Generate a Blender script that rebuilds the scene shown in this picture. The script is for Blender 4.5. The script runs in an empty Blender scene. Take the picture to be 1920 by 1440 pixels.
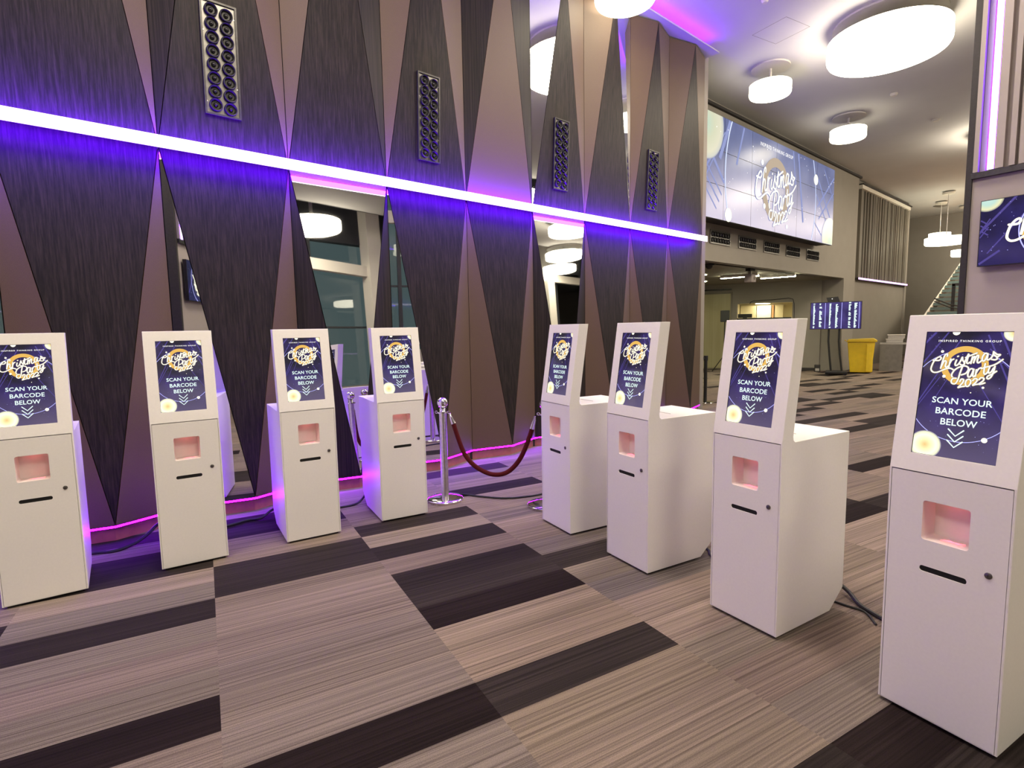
import bpy, bmesh, math, random
from mathutils import Vector, Matrix
from mathutils.geometry import tessellate_polygon
rnd = random.Random(11)
C = bpy.context.scene.collection
SC = bpy.context.scene
PI = math.pi
R_ = math.radians

# ------------------------------------------------------------------ materials
def new_mat(name):
    m = bpy.data.materials.new(name); m.use_nodes = True
    nt = m.node_tree
    return m, nt, nt.nodes['Principled BSDF'], nt.nodes['Material Output']

def solid(name, col, rough=.5, metal=0., var=.06, scale=40., bump=0., spec=.5, coat=0.):
    m, nt, b, o = new_mat(name)
    tc = nt.nodes.new('ShaderNodeTexCoord'); n = nt.nodes.new('ShaderNodeTexNoise')
    n.inputs['Scale'].default_value = scale; n.inputs['Detail'].default_value = 4
    nt.links.new(tc.outputs['Object'], n.inputs['Vector'])
    r = nt.nodes.new('ShaderNodeValToRGB')
    r.color_ramp.elements[0].color = [c*(1-var) for c in col]+[1]
    r.color_ramp.elements[1].color = [min(1, c*(1+var)) for c in col]+[1]
    r.color_ramp.elements[0].position = .3; r.color_ramp.elements[1].position = .7
    nt.links.new(n.outputs['Fac'], r.inputs['Fac']); nt.links.new(r.outputs['Color'], b.inputs['Base Color'])
    b.inputs['Roughness'].default_value = rough; b.inputs['Metallic'].default_value = metal
    b.inputs['Specular IOR Level'].default_value = spec
    b.inputs['Coat Weight'].default_value = coat
    if bump:
        bp = nt.nodes.new('ShaderNodeBump'); bp.inputs['Strength'].default_value = bump; bp.inputs['Distance'].default_value = .002
        nt.links.new(n.outputs['Fac'], bp.inputs['Height']); nt.links.new(bp.outputs['Normal'], b.inputs['Normal'])
    return m

def glow(name, col, strength=1., gloss=None):
    m, nt, b, o = new_mat(name)
    b.inputs['Base Color'].default_value = (.02, .02, .02, 1)
    b.inputs['Emission Color'].default_value = (*col, 1); b.inputs['Emission Strength'].default_value = strength
    b.inputs['Roughness'].default_value = .5 if gloss is None else gloss
    if gloss is None: b.inputs['Specular IOR Level'].default_value = 0
    return m

def radial(name, stops, size, strength=1.):
    # a glowing ball drawn on a display: emission by distance from the disc centre (Object coordinates)
    m, nt, b, o = new_mat(name)
    tc = nt.nodes.new('ShaderNodeUVMap'); 
    sub = nt.nodes.new('ShaderNodeVectorMath'); sub.operation = 'SUBTRACT'; sub.inputs[1].default_value = (.5, .5, 0)
    ln = nt.nodes.new('ShaderNodeVectorMath'); ln.operation = 'LENGTH'
    mul = nt.nodes.new('ShaderNodeMath'); mul.operation = 'MULTIPLY'; mul.inputs[1].default_value = 2
    r = nt.nodes.new('ShaderNodeValToRGB')
    els = r.color_ramp.elements
    while len(els) < len(stops): els.new(.5)
    for e, (p, c) in zip(els, stops): e.position = p; e.color = (*c, 1)
    nt.links.new(tc.outputs['UV'], sub.inputs[0]); nt.links.new(sub.outputs[0], ln.inputs[0]); nt.links.new(ln.outputs['Value'], mul.inputs[0])
    nt.links.new(mul.outputs[0], r.inputs['Fac']); nt.links.new(r.outputs['Color'], b.inputs['Emission Color'])
    b.inputs['Emission Strength'].default_value = strength; b.inputs['Base Color'].default_value = (.02, .02, .02, 1)
    b.inputs['Roughness'].default_value = .3
    return m

def display_art(name, c0, c1, c2, scale, zlo, zhi, strength, gloss=.08, world=False):
    # night-sky artwork shown on a screen: a cloudy two-colour ground with a third colour rising from the bottom edge
    m, nt, b, o = new_mat(name)
    tc = nt.nodes.new('ShaderNodeTexCoord'); n = nt.nodes.new('ShaderNodeTexNoise')
    src = tc.outputs['Object']
    if world:
        g = nt.nodes.new('ShaderNodeNewGeometry'); src = g.outputs['Position']
    n.inputs['Scale'].default_value = scale; n.inputs['Detail'].default_value = 3
    nt.links.new(src, n.inputs['Vector'])
    r = nt.nodes.new('ShaderNodeValToRGB'); r.color_ramp.elements[0].color = (*c0, 1); r.color_ramp.elements[1].color = (*c1, 1)
    r.color_ramp.elements[0].position = .38; r.color_ramp.elements[1].position = .68
    nt.links.new(n.outputs['Fac'], r.inputs['Fac'])
    sx = nt.nodes.new('ShaderNodeSeparateXYZ'); nt.links.new(src, sx.inputs[0])
    mr = nt.nodes.new('ShaderNodeMapRange'); mr.inputs['From Min'].default_value = zlo; mr.inputs['From Max'].default_value = zhi
    mr.inputs['To Min'].default_value = 1; mr.inputs['To Max'].default_value = 0
    nt.links.new(sx.outputs['Z'], mr.inputs['Value'])
    mx = nt.nodes.new('ShaderNodeMix'); mx.data_type = 'RGBA'
    nt.links.new(mr.outputs['Result'], mx.inputs['Factor']); nt.links.new(r.outputs['Color'], mx.inputs['A']); mx.inputs['B'].default_value = (*c2, 1)
    nt.links.new(mx.outputs['Result'], b.inputs['Emission Color'])
    b.inputs['Emission Strength'].default_value = strength; b.inputs['Base Color'].default_value = (.012, .012, .014, 1)
    b.inputs['Roughness'].default_value = gloss
    return m

def streaky(name, dark, light, sx, sz, rough=.5, axis='Z', spec=.4, lo=.3, hi=.75):
    m, nt, b, o = new_mat(name)
    tc = nt.nodes.new('ShaderNodeTexCoord'); mp = nt.nodes.new('ShaderNodeMapping')
    g = nt.nodes.new('ShaderNodeNewGeometry')
    mp.inputs['Scale'].default_value = (sx, sx, sz)
    nt.links.new(g.outputs['Position'], mp.inputs['Vector'])
    n = nt.nodes.new('ShaderNodeTexNoise'); n.inputs['Scale'].default_value = 1; n.inputs['Detail'].default_value = 5; n.inputs['Roughness'].default_value = .7
    nt.links.new(mp.outputs['Vector'], n.inputs['Vector'])
    r = nt.nodes.new('ShaderNodeValToRGB'); r.color_ramp.elements[0].color = (*dark, 1); r.color_ramp.elements[1].color = (*light, 1)
    r.color_ramp.elements[0].position = lo; r.color_ramp.elements[1].position = hi
    nt.links.new(n.outputs['Fac'], r.inputs['Fac']); nt.links.new(r.outputs['Color'], b.inputs['Base Color'])
    b.inputs['Roughness'].default_value = rough; b.inputs['Specular IOR Level'].default_value = spec
    return m

def mirror_mat():
    m, nt, b, o = new_mat('mirror_silver')
    b.inputs['Metallic'].default_value = 1; b.inputs['Roughness'].default_value = .015
    n = nt.nodes.new('ShaderNodeTexNoise'); n.inputs['Scale'].default_value = .8
    r = nt.nodes.new('ShaderNodeValToRGB'); r.color_ramp.elements[0].color = (.80, .82, .82, 1); r.color_ramp.elements[1].color = (.84, .85, .85, 1)
    nt.links.new(n.outputs['Fac'], r.inputs['Fac']); nt.links.new(r.outputs['Color'], b.inputs['Base Color'])
    return m

def glass_mat(name, tint):
    m, nt, b, o = new_mat(name)
    nt.nodes.remove(b)
    t = nt.nodes.new('ShaderNodeBsdfTransparent'); t.inputs[0].default_value = (*tint, 1)
    g = nt.nodes.new('ShaderNodeBsdfGlossy'); g.inputs['Roughness'].default_value = .02
    f = nt.nodes.new('ShaderNodeFresnel'); f.inputs['IOR'].default_value = 1.5
    mx = nt.nodes.new('ShaderNodeMixShader')
    nt.links.new(f.outputs[0], mx.inputs[0]); nt.links.new(t.outputs[0], mx.inputs[1]); nt.links.new(g.outputs[0], mx.inputs[2])
    nt.links.new(mx.outputs[0], o.inputs['Surface'])
    return m

def carpet_mat():
    m, nt, b, o = new_mat('carpet_planks')
    at = nt.nodes.new('ShaderNodeAttribute'); at.attribute_name = 'tone'
    tc = nt.nodes.new('ShaderNodeTexCoord')
    cx = nt.nodes.new('ShaderNodeSeparateXYZ'); nt.links.new(tc.outputs['Object'], cx.inputs[0])
    mul = nt.nodes.new('ShaderNodeMath'); mul.operation = 'MULTIPLY'; mul.inputs[1].default_value = 37.
    nt.links.new(at.outputs['Alpha'], mul.inputs[0])
    cb = nt.nodes.new('ShaderNodeCombineXYZ')
    nt.links.new(cx.outputs['X'], cb.inputs['X']); nt.links.new(cx.outputs['Y'], cb.inputs['Y']); nt.links.new(mul.outputs[0], cb.inputs['Z'])
    mp = nt.nodes.new('ShaderNodeMapping'); mp.inputs['Scale'].default_value = (.5, 95, 1); nt.links.new(cb.outputs[0], mp.inputs['Vector'])
    n1 = nt.nodes.new('ShaderNodeTexNoise'); n1.inputs['Scale'].default_value = 1; n1.inputs['Detail'].default_value = 3; n1.inputs['Roughness'].default_value = .6
    nt.links.new(mp.outputs[0], n1.inputs['Vector'])
    mp2 = nt.nodes.new('ShaderNodeMapping'); mp2.inputs['Scale'].default_value = (.3, 5, 1); nt.links.new(cb.outputs[0], mp2.inputs['Vector'])
    n2 = nt.nodes.new('ShaderNodeTexNoise'); n2.inputs['Scale'].default_value = 1; n2.inputs['Detail'].default_value = 2
    nt.links.new(mp2.outputs[0], n2.inputs['Vector'])
    n3 = nt.nodes.new('ShaderNodeTexNoise'); n3.inputs['Scale'].default_value = 260; n3.inputs['Detail'].default_value = 2
    nt.links.new(tc.outputs['Object'], n3.inputs['Vector'])
    def rng(src, a, bb, lo, hi):
        q = nt.nodes.new('ShaderNodeMapRange'); q.inputs['From Min'].default_value = a; q.inputs['From Max'].default_value = bb
        q.inputs['To Min'].default_value = lo; q.inputs['To Max'].default_value = hi
        nt.links.new(src, q.inputs['Value']); return q.outputs['Result']
    f1 = rng(n1.outputs['Fac'], .32, .62, .55, 1.28); f2 = rng(n2.outputs['Fac'], .3, .7, .84, 1.16); f3 = rng(n3.outputs['Fac'], .3, .7, .8, 1.2)
    a = nt.nodes.new('ShaderNodeMath'); a.operation = 'MULTIPLY'; nt.links.new(f1, a.inputs[0]); nt.links.new(f2, a.inputs[1])
    c = nt.nodes.new('ShaderNodeMath'); c.operation = 'MULTIPLY'; nt.links.new(a.outputs[0], c.inputs[0]); nt.links.new(f3, c.inputs[1])
    v = nt.nodes.new('ShaderNodeVectorMath'); v.operation = 'SCALE'
    nt.links.new(at.outputs['Color'], v.inputs[0]); nt.links.new(c.outputs[0], v.inputs['Scale'])
    nt.links.new(v.outputs[0], b.inputs['Base Color'])
    b.inputs['Roughness'].default_value = .95; b.inputs['Specular IOR Level'].default_value = .1
    bp = nt.nodes.new('ShaderNodeBump'); bp.inputs['Strength'].default_value = .35; bp.inputs['Distance'].default_value = .003
    nt.links.new(f3, bp.inputs['Height']); nt.links.new(bp.outputs['Normal'], b.inputs['Normal'])
    return m

M = {}
M['white'] = solid('white_laminate', (.86, .84, .81), .42, var=.015, scale=90, bump=.03)
M['bay'] = solid('bay_white', (.80, .74, .72), .4, var=.02)
M['black'] = solid('black_plastic', (.012, .012, .013), .45, var=.2)
M['gloss'] = solid('gloss_black', (.015, .015, .016), .12, var=.2)
M['rubber'] = solid('black_rubber', (.014, .014, .016), .6, var=.2)
M['slot'] = solid('slot_void', (.004, .004, .004), .8, var=.2)
M['steel'] = solid('brushed_steel', (.66, .64, .61), .32, 1., var=.1)
M['chrome'] = solid('polished_chrome', (.78, .76, .74), .10, 1., var=.02)
M['darkmetal'] = solid('dark_metal', (.07, .068, .066), .4, .8, var=.15)
M['lockmetal'] = solid('lock_metal', (.20, .19, .18), .35, .9, var=.1)
M['grillmetal'] = solid('grille_metal', (.20, .195, .185), .34, .9, var=.1)
M['wood'] = streaky('dark_wood_veneer', (.0075, .0056, .0050), (.054, .039, .032), 85, .8, .55, spec=.22, lo=.40, hi=.90)
M['leather'] = solid('tan_leather', (.098, .060, .039), .6, var=.10, scale=220, bump=.25)
M['mirror'] = mirror_mat()
M['backing'] = solid('dark_backing', (.02, .017, .017), .7, var=.2)
M['skirt'] = solid('skirting_board', (.40, .13, .13), .4, var=.15, scale=12)
M['carpet'] = carpet_mat()
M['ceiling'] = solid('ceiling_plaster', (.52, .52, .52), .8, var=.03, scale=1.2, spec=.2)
M['wallcream'] = solid('wall_paint_cream', (.285, .262, .232), .7, var=.03, scale=3, spec=.2)
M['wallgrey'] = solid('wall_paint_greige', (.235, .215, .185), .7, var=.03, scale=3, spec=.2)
M['wallmauve'] = solid('wall_panel_mauve', (.36, .32, .30), .6, var=.03, scale=3, spec=.3)
M['spandrel'] = solid('dark_spandrel', (.022, .024, .032), .5, var=.2)
M['whitepaint'] = solid('white_paint', (.74, .71, .64), .55, var=.03)
M['slatwood'] = streaky('grey_slats', (.085, .075, .06), (.22, .20, .165), 4.2, .05, .6)
M['velvet'] = solid('red_velvet', (.07, .004, .005), .85, var=.3, scale=300, bump=.3, spec=.2)
M['yellow'] = solid('yellow_plastic', (.72, .50, .02), .4, var=.06, scale=8)
M['greycloth'] = solid('grey_cloth', (.19, .18, .16), .8, var=.12, scale=10)
M['clear'] = solid('frosted_plastic', (.45, .43, .40), .3, var=.1)
M['doorwood'] = streaky('pale_door', (.38, .34, .20), (.46, .42, .27), 9, .3, .3)
M['orangewood'] = solid('orange_timber', (.62, .34, .16), .5, var=.1, scale=8)
M['tealglass'] = solid('teal_riser', (.13, .21, .22), .3, var=.1)
M['hatchlit'] = solid('hatch_board', (.70, .62, .40), .6, var=.03)
M['lamp'] = glow('lamp_diffuser', (1., .87, .665), 21.)
M['lampmount'] = solid('lamp_mount', (.55, .53, .47), .5, var=.03)
M['lampfar'] = glow('pendant_diffuser', (1., .93, .68), 6.)
M['linelight'] = glow('linear_light', (1., .96, .62), 90.)
M['hatchlight'] = glow('hatch_lamp', (1., .9, .6), 26.)
M['stripface'] = glow('strip_front', (1.0, .80, 1.0), 2.6)
M['violet'] = glow('violet_led', (.11, .004, 1.), 240.)
M['violetlow'] = glow('violet_lower_led', (.11, .004, 1.), 130.)
M['violetside'] = glow('violet_side_led', (.16, .008, 1.), 32.)
M['violetfloor'] = glow('violet_floor_led', (.24, .0004, 1.), 170.)
M['violetcove'] = glow('violet_cove_led', (.24, .008, 1.), 34.)
M['violetfar'] = glow('violet_far_strip', (.85, .50, 1.), 2.2)
M['redled'] = glow('red_scanner', (1., .17, .16), 2.6)
M['laser'] = glow('laser_line', (1., .10, .14), 5.)
M['glasspane'] = glass_mat('window_glass', (.86, .90, .90))
M['screen'] = display_art('kiosk_artwork', (.016, .013, .026), (.046, .028, .165), (.110, .085, .17), 6, -.24, -.02, 1.0)
M['tvart'] = display_art('tv_artwork', (.006, .005, .030), (.016, .012, .095), (.014, .011, .075), 4, 1.9, 2.6, 1.0, .12, True)
M['wallart'] = display_art('video_wall_artwork', (.085, .11, .25), (.16, .19, .37), (.31, .29, .50), .8, 3.5, 5.0, 1.0, .28, True)
M['cartart'] = display_art('cart_artwork', (.02, .014, .10), (.07, .05, .24), (.03, .02, .12), 3, 1.0, 2.0, 1.0, .2, True)
M['txtwhite'] = glow('lettering_white', (1., .97, .93), 1.25)
M['txtcream'] = glow('lettering_cream', (1., .95, .72), 1.35)
M['txtmint'] = glow('lettering_mint', (.80, 1., .95), 1.1)
M['halo'] = glow('lettering_halo', (.33, .27, .18), 1.)
M['gold'] = glow('gold_ring', (.80, .47, .10), 1.)
M['goldpale'] = glow('gold_ring_pale', (.50, .40, .30), 1.)
M['ring'] = glow('thin_ring', (.45, .45, 1.), 1.3)
M['ringpale'] = glow('thin_ring_pale', (.66, .74, 1.), 1.1)
M['beam'] = glow('light_beam', (.075, .055, .27), 1.)
M['beampale'] = glow('light_beam_pale', (.27, .31, .58), 1.)
M['orb'] = radial('glowing_orb', [(0, (.75, .50, .18)), (.35, (.95, .80, .42)), (.7, (1, 1, .72)), (.88, (.85, .85, .55)), (1, (.20, .18, .28))], 1, 1.15)
M['orbpale'] = radial('pale_orb', [(0, (.45, .62, .50)), (.45, (.60, .62, .44)), (.8, (.68, .66, .50)), (.95, (.55, .56, .50)), (1, (.25, .28, .42))], 1, 1.)
M['teal_orb'] = radial('teal_orb', [(0, (.55, .75, .68)), (.5, (.50, .72, .62)), (.85, (.80, .78, .45)), (1, (.2, .2, .2))], 1, 1.)

# ------------------------------------------------------------------ mesh helpers
class MB:
    def __init__(s): s.v = []; s.f = []; s.m = []; s.uv = {}
    def add(s, vs, fs, mi=0):
        k = len(s.v); s.v += [tuple(v) for v in vs]
        for f in fs: s.f.append([i+k for i in f]); s.m.append(mi)
        return s
    def box(s, x0, x1, y0, y1, z0, z1, mi=0):
        return s.add([(x0,y0,z0),(x1,y0,z0),(x1,y1,z0),(x0,y1,z0),(x0,y0,z1),(x1,y0,z1),(x1,y1,z1),(x0,y1,z1)],
              [(0,3,2,1),(4,5,6,7),(0,1,5,4),(1,2,6,5),(2,3,7,6),(3,0,4,7)], mi)
    def prism(s, pts, off, mi=0):
        # closed polygon pts (3d) extruded by vector off
        n = len(pts); off = Vector(off); a = [Vector(p) for p in pts]; b = [p+off for p in a]
        fs = [list(range(n))[::-1], list(range(n, 2*n))]
        for i in range(n): j = (i+1) % n; fs.append((i, j, j+n, i+n))
        return s.add(a+b, fs, mi)
    def lathe(s, prof, cx=0, cy=0, seg=32, mi=0, axis='z'):
        k = []; n = len(prof)
        vs = []
        for i in range(seg):
            t = 2*PI*i/seg
            for r, z in prof:
                if axis == 'z': vs.append((cx+r*math.cos(t), cy+r*math.sin(t), z))
                else: vs.append((cx+r*math.cos(t), z, cy+r*math.sin(t)))
        fs = []
        for i in range(seg):
            j = (i+1) % seg
            for q in range(n-1): fs.append((i*n+q, j*n+q, j*n+q+1, i*n+q+1))
        return s.add(vs, fs, mi)
    def tube(s, pts, r, seg=8, mi=0, cap=True):
        pts = [Vector(p) for p in pts]; n = len(pts); vs = []; up = Vector((0, 0, 1)); prev = None
        for i, p in enumerate(pts):
            d = (pts[min(i+1, n-1)]-pts[max(i-1, 0)]).normalized()
            if prev is None:
                a = d.cross(up)
                if a.length < 1e-3: a = d.cross(Vector((1, 0, 0)))
            else: a = prev-d*prev.dot(d)
            a.normalize(); prev = a; b = d.cross(a)
            rr = r[i] if isinstance(r, (list, tuple)) else r
            for k in range(seg):
                t = 2*PI*k/seg; vs.append(p+a*rr*math.cos(t)+b*rr*math.sin(t))
        fs = []
        for i in range(n-1):
            for k in range(seg):
                l = (k+1) % seg; fs.append((i*seg+k, i*seg+l, (i+1)*seg+l, (i+1)*seg+k))
        if cap: fs.append(list(range(seg))[::-1]); fs.append([(n-1)*seg+k for k in range(seg)])
        return s.add(vs, fs, mi)
    def build(s, name, mats, parent=None, smooth=False, bevel=0, loc=None):
        me = bpy.data.meshes.new(name); me.from_pydata(s.v, [], s.f)
        if not isinstance(mats, (list, tuple)): mats = [mats]
        for m in mats: me.materials.append(m)
        me.polygons.foreach_set('material_index', s.m)
        bm = bmesh.new(); bm.from_mesh(me); bmesh.ops.remove_doubles(bm, verts=bm.verts, dist=1e-6); bmesh.ops.recalc_face_normals(bm, faces=bm.faces)
        if smooth:
            for f in bm.faces: f.smooth = True
        bm.to_mesh(me); bm.free()
        if smooth:
            try: me.set_sharp_from_angle(angle=R_(38))
            except Exception: pass
        o = bpy.data.objects.new(name, me); C.objects.link(o)
        if parent: o.parent = parent
        if loc: o.location = loc
        if bevel:
            b = o.modifiers.new('edge', 'BEVEL'); b.width = bevel; b.segments = 2; b.limit_method = 'ANGLE'; b.angle_limit = R_(40)
        return o

def flat_obj(name, polys, mat, parent, toP, uvs=None):
    # 2d polygons (already triangulated or convex) mapped into 3d by toP
    me = bpy.data.meshes.new(name); vs = []; fs = []
    for p in polys:
        k = len(vs); vs += [tuple(toP(*q)) for q in p]; fs.append(list(range(k, k+len(p))))
    me.from_pydata(vs, [], fs); me.materials.append(mat)
    if uvs is not None:
        ul = me.uv_layers.new(name='UVMap'); i = 0
        for p, u in zip(polys, uvs):
            for q in u: ul.data[i].uv = q; i += 1
    o = bpy.data.objects.new(name, me); C.objects.link(o); o.parent = parent
    return o

def tag(o, label, cat, group=None, kind=None):
    o['label'] = label; o['category'] = cat
    if group: o['group'] = group
    if kind: o['kind'] = kind
    return o
def struct(o): o['kind'] = 'structure'; return o
def thing(name, label, cat, loc=(0, 0, 0), rz=0, group=None):
    o = bpy.data.objects.new(name, None); o.empty_display_size = .1; C.objects.link(o); o.location = loc; o.rotation_euler = (0, 0, rz)
    return tag(o, label, cat, group)
def dup(root, loc, rz, label):
    r = root.copy(); C.objects.link(r); r.location = loc; r.rotation_euler = (0, 0, rz); r['label'] = label
    for ch in list(root.children):
        c = ch.copy(); C.objects.link(c); c.parent = r
        for g in list(ch.children):
            d = g.copy(); C.objects.link(d); d.parent = c
    return r

# ------------------------------------------------------------------ drawing helpers for artwork
def smooth_line(pts, n=6, closed=False):
    out = []; k = len(pts)
    for i in range(k-1):
        p0 = pts[max(i-1, 0)]; p1 = pts[i]; p2 = pts[i+1]; p3 = pts[min(i+2, k-1)]
        for j in range(n):
            t = j/n
            out.append(tuple(.5*((2*p1[a])+(-p0[a]+p2[a])*t+(2*p0[a]-5*p1[a]+4*p2[a]-p3[a])*t*t+(-p0[a]+3*p1[a]-3*p2[a]+p3[a])*t**3) for a in (0, 1)))
    out.append(tuple(pts[-1])); return out
def ribbon(pts, w, cap=True):
    L = []; n = len(pts)
    for i in range(n):
        a = pts[max(i-1, 0)]; b = pts[min(i+1, n-1)]; d = (b[0]-a[0], b[1]-a[1]); l = math.hypot(*d) or 1
        L.append((-d[1]/l*w/2, d[0]/l*w/2))
    polys = []
    for i in range(n-1):
        p, q = pts[i], pts[i+1]; u, v = L[i], L[i+1]
        polys.append([(p[0]+u[0], p[1]+u[1]), (p[0]-u[0], p[1]-u[1]), (q[0]-v[0], q[1]-v[1]), (q[0]+v[0], q[1]+v[1])])
    if cap:
        for c in (pts[0], pts[-1]): polys.append(circle(c[0], c[1], w/2, 10))
    return polys
def circle(x, y, r, n=40): return [(x+r*math.cos(2*PI*i/n), y+r*math.sin(2*PI*i/n)) for i in range(n)]
def clip(poly, x0, y0, x1, y1):
    for ax, lim, sg in ((0, x0, 1), (0, x1, -1), (1, y0, 1), (1, y1, -1)):
        out = []
        for i in range(len(poly)):
            a, b = poly[i-1], poly[i]; ia = sg*(a[ax]-lim) >= 0; ib = sg*(b[ax]-lim) >= 0
            if ia != ib:
                t = (lim-a[ax])/(b[ax]-a[ax]); out.append((a[0]+t*(b[0]-a[0]), a[1]+t*(b[1]-a[1])))
            if ib: out.append(b)
        poly = out
        if len(poly) < 3: return []
    return poly
def clip_all(polys, rect):
    r = [clip(p, *rect) for p in polys]; return [p for p in r if p]
def arc(x, y, r, a0, a1, n=60): return [(x+r*math.cos(a0+(a1-a0)*i/n), y+r*math.sin(a0+(a1-a0)*i/n)) for i in range(n+1)]

def text_polys(body, size, spacing=1., bold=0.):
    cu = bpy.data.curves.new('lettering', 'FONT'); cu.body = body; cu.size = size; cu.align_x = 'CENTER'; cu.space_character = spacing
    cu.offset = bold; cu.resolution_u = 3
    o = bpy.data.objects.new('lettering_tmp', cu); C.objects.link(o)
    dg = bpy.context.evaluated_depsgraph_get(); dg.update()
    me = o.evaluated_get(dg).to_mesh()
    polys = [[(me.vertices[i].co.x, me.vertices[i].co.y) for i in p.vertices] for p in me.polygons]
    o.evaluated_get(dg).to_mesh_clear()
    bpy.data.objects.remove(o); bpy.data.curves.remove(cu)
    return polys
def fit_text(polys, x0, x1, ybase, ytop):
    xs = [p[0] for q in polys for p in q]; ys = [p[1] for q in polys for p in q]
    a, b, c, d = min(xs), max(xs), min(ys), max(ys)
    return [[(x0+(p[0]-a)/(b-a)*(x1-x0), ybase+(p[1]-c)/(d-c)*(ytop-ybase)) for p in q] for q in polys]

STROKES= [[(30.4, 107.5), (40.7, 108.4), (50.7, 107.5), (56.1, 99.7), (52.1, 94.0), (43.2, 98.5), (33.8, 112.4), (28.4, 132.2), (28.6, 144.9), (36.8, 153.3), (49.8, 152.7), (64.7, 144.6), (78.1, 137.6), (89.1, 135.7), (98.6, 140.2)], [(74.5, 91.5), (75.5, 85.7), (72.1, 82.4), (66.5, 89.3), (62.3, 109.5), (58.9, 137.3)], [(59.8, 132.3), (65.5, 112.7), (70.7, 108.3), (73.8, 113.2), (72.6, 128.3), (76.1, 132.6), (81.9, 127.8)], [(87.0, 101.0), (85.3, 113.5), (83.8, 132.2)], [(84.6, 120.2), (90.0, 105.9), (96.2, 101.2)], [(105.3, 104.4), (102.6, 117.7), (104.7, 124.5), (110.4, 122.3), (115.6, 113.8)], [(107.7, 90.9), (109.2, 89.8)], [(115.6, 113.8), (119.8, 102.2), (122.1, 92.6), (124.3, 103.6), (130.4, 113.1), (129.5, 120.0), (122.6, 121.7), (116.8, 118.3)], [(130.9, 111.5), (140.1, 79.5), (137.8, 101.5), (137.7, 112.8), (141.9, 115.1), (146.1, 110.8)], [(132.3, 93.9), (147.3, 85.3), (164.0, 76.1)], [(152.5, 90.4), (149.9, 114.7)], [(150.0, 107.4), (155.9, 91.1), (160.1, 91.3), (157.8, 111.9)], [(158.5, 105.5), (165.1, 86.3), (170.0, 86.6), (167.8, 105.1), (171.7, 111.6), (179.9, 103.8)], [(195.0, 77.9), (187.3, 77.3), (181.8, 89.4), (182.2, 101.3), (187.3, 104.2), (192.3, 94.5), (196.2, 77.8), (195.3, 96.8), (199.8, 99.3), (206.0, 93.2)], [(206.0, 93.2), (211.0, 81.3), (211.8, 68.0), (212.3, 79.7), (221.6, 88.0), (223.6, 94.6), (217.8, 98.6), (208.4, 97.4)], [(214.5, 73.4), (222.0, 79.4), (230.9, 80.2), (224.1, 87.9)], [(126.2, 126.4), (121.2, 152.8), (118.1, 174.3), (111.7, 190.9), (102.4, 192.0), (97.5, 184.1), (101.5, 173.2), (111.7, 171.8)], [(98.8, 167.4), (96.1, 159.3), (102.4, 143.3), (114.8, 131.1), (131.7, 124.8), (142.5, 128.8), (145.1, 138.4), (138.6, 151.7), (125.8, 158.2)], [(159.0, 134.7), (150.7, 135.1), (145.5, 151.3), (147.6, 163.8), (154.0, 162.1), (158.6, 147.3), (161.1, 133.9), (160.4, 157.6), (164.2, 162.2), (168.1, 156.3)], [(168.9, 137.0), (168.5, 160.3)], [(168.8, 148.2), (174.8, 133.8), (181.7, 128.7)], [(192.1, 113.5), (191.2, 137.3), (192.9, 150.3), (198.2, 149.6), (203.0, 141.4)], [(182.9, 131.8), (196.9, 125.2), (213.8, 118.8), (226.5, 110.1), (239.7, 96.6)], [(206.0, 125.5), (203.6, 138.2), (206.1, 146.3), (211.9, 142.4), (217.5, 128.0)], [(220.5, 121.6), (218.6, 140.5), (214.2, 158.0), (207.6, 166.7), (202.6, 164.8), (204.4, 157.4), (214.6, 150.1), (226.5, 138.8)], [(124.4, 182.9), (127.8, 174.0), (134.7, 175.1), (133.8, 185.0), (126.1, 198.3), (121.2, 205.3), (130.5, 201.6), (140.3, 199.1)], [(151.4, 172.0), (144.5, 176.0), (141.7, 187.3), (144.9, 197.6), (150.9, 197.9), (155.9, 189.4), (156.7, 178.0), (151.4, 172.0)], [(162.5, 176.8), (167.2, 169.5), (174.8, 170.6), (173.3, 180.3), (164.0, 193.3), (171.1, 190.6), (178.7, 188.4)], [(180.4, 171.8), (184.8, 164.8), (193.9, 166.1), (192.1, 175.7), (181.6, 187.7), (189.5, 186.7), (198.1, 182.1)]]
# strokes are in millimetres on the kiosk display, x from its left edge and y down from its top edge
LOGO = [smooth_line(s) for s in STROKES]
T_SCAN = fit_text(text_polys('SCAN YOUR', 1, 1.02, .012), 45, 229, 268, 245)
T_BAR = fit_text(text_polys('BARCODE', 1, 1.02, .012), 61, 214, 308, 284)
T_BEL = fit_text(text_polys('BELOW', 1, 1.02, .012), 81, 193, 347.5, 323)
T_INS = fit_text(text_polys('INSPIRED THINKING GROUP', 1, 1.35, .01), 41, 230, 37, 29.5)

# ------------------------------------------------------------------ camera
cam = bpy.data.cameras.new('camera'); camo = bpy.data.objects.new('camera', cam); C.objects.link(camo)
cam.sensor_fit = 'HORIZONTAL'; cam.sensor_width = 36.; cam.lens = 1026.336/1920*36; cam.clip_start = .05; cam.clip_end = 200
CR = (0.752228, -0.658655, -0.018083)
CU = (0.080308, 0.06441, 0.994687)
CF = (0.653991, 0.749683, -0.101346)
HC = 1.56198
camo.matrix_world = Matrix(((CR[0], CU[0], -CF[0], 0), (CR[1], CU[1], -CF[1], 0), (CR[2], CU[2], -CF[2], HC), (0, 0, 0, 1)))
SC.camera = camo

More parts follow.
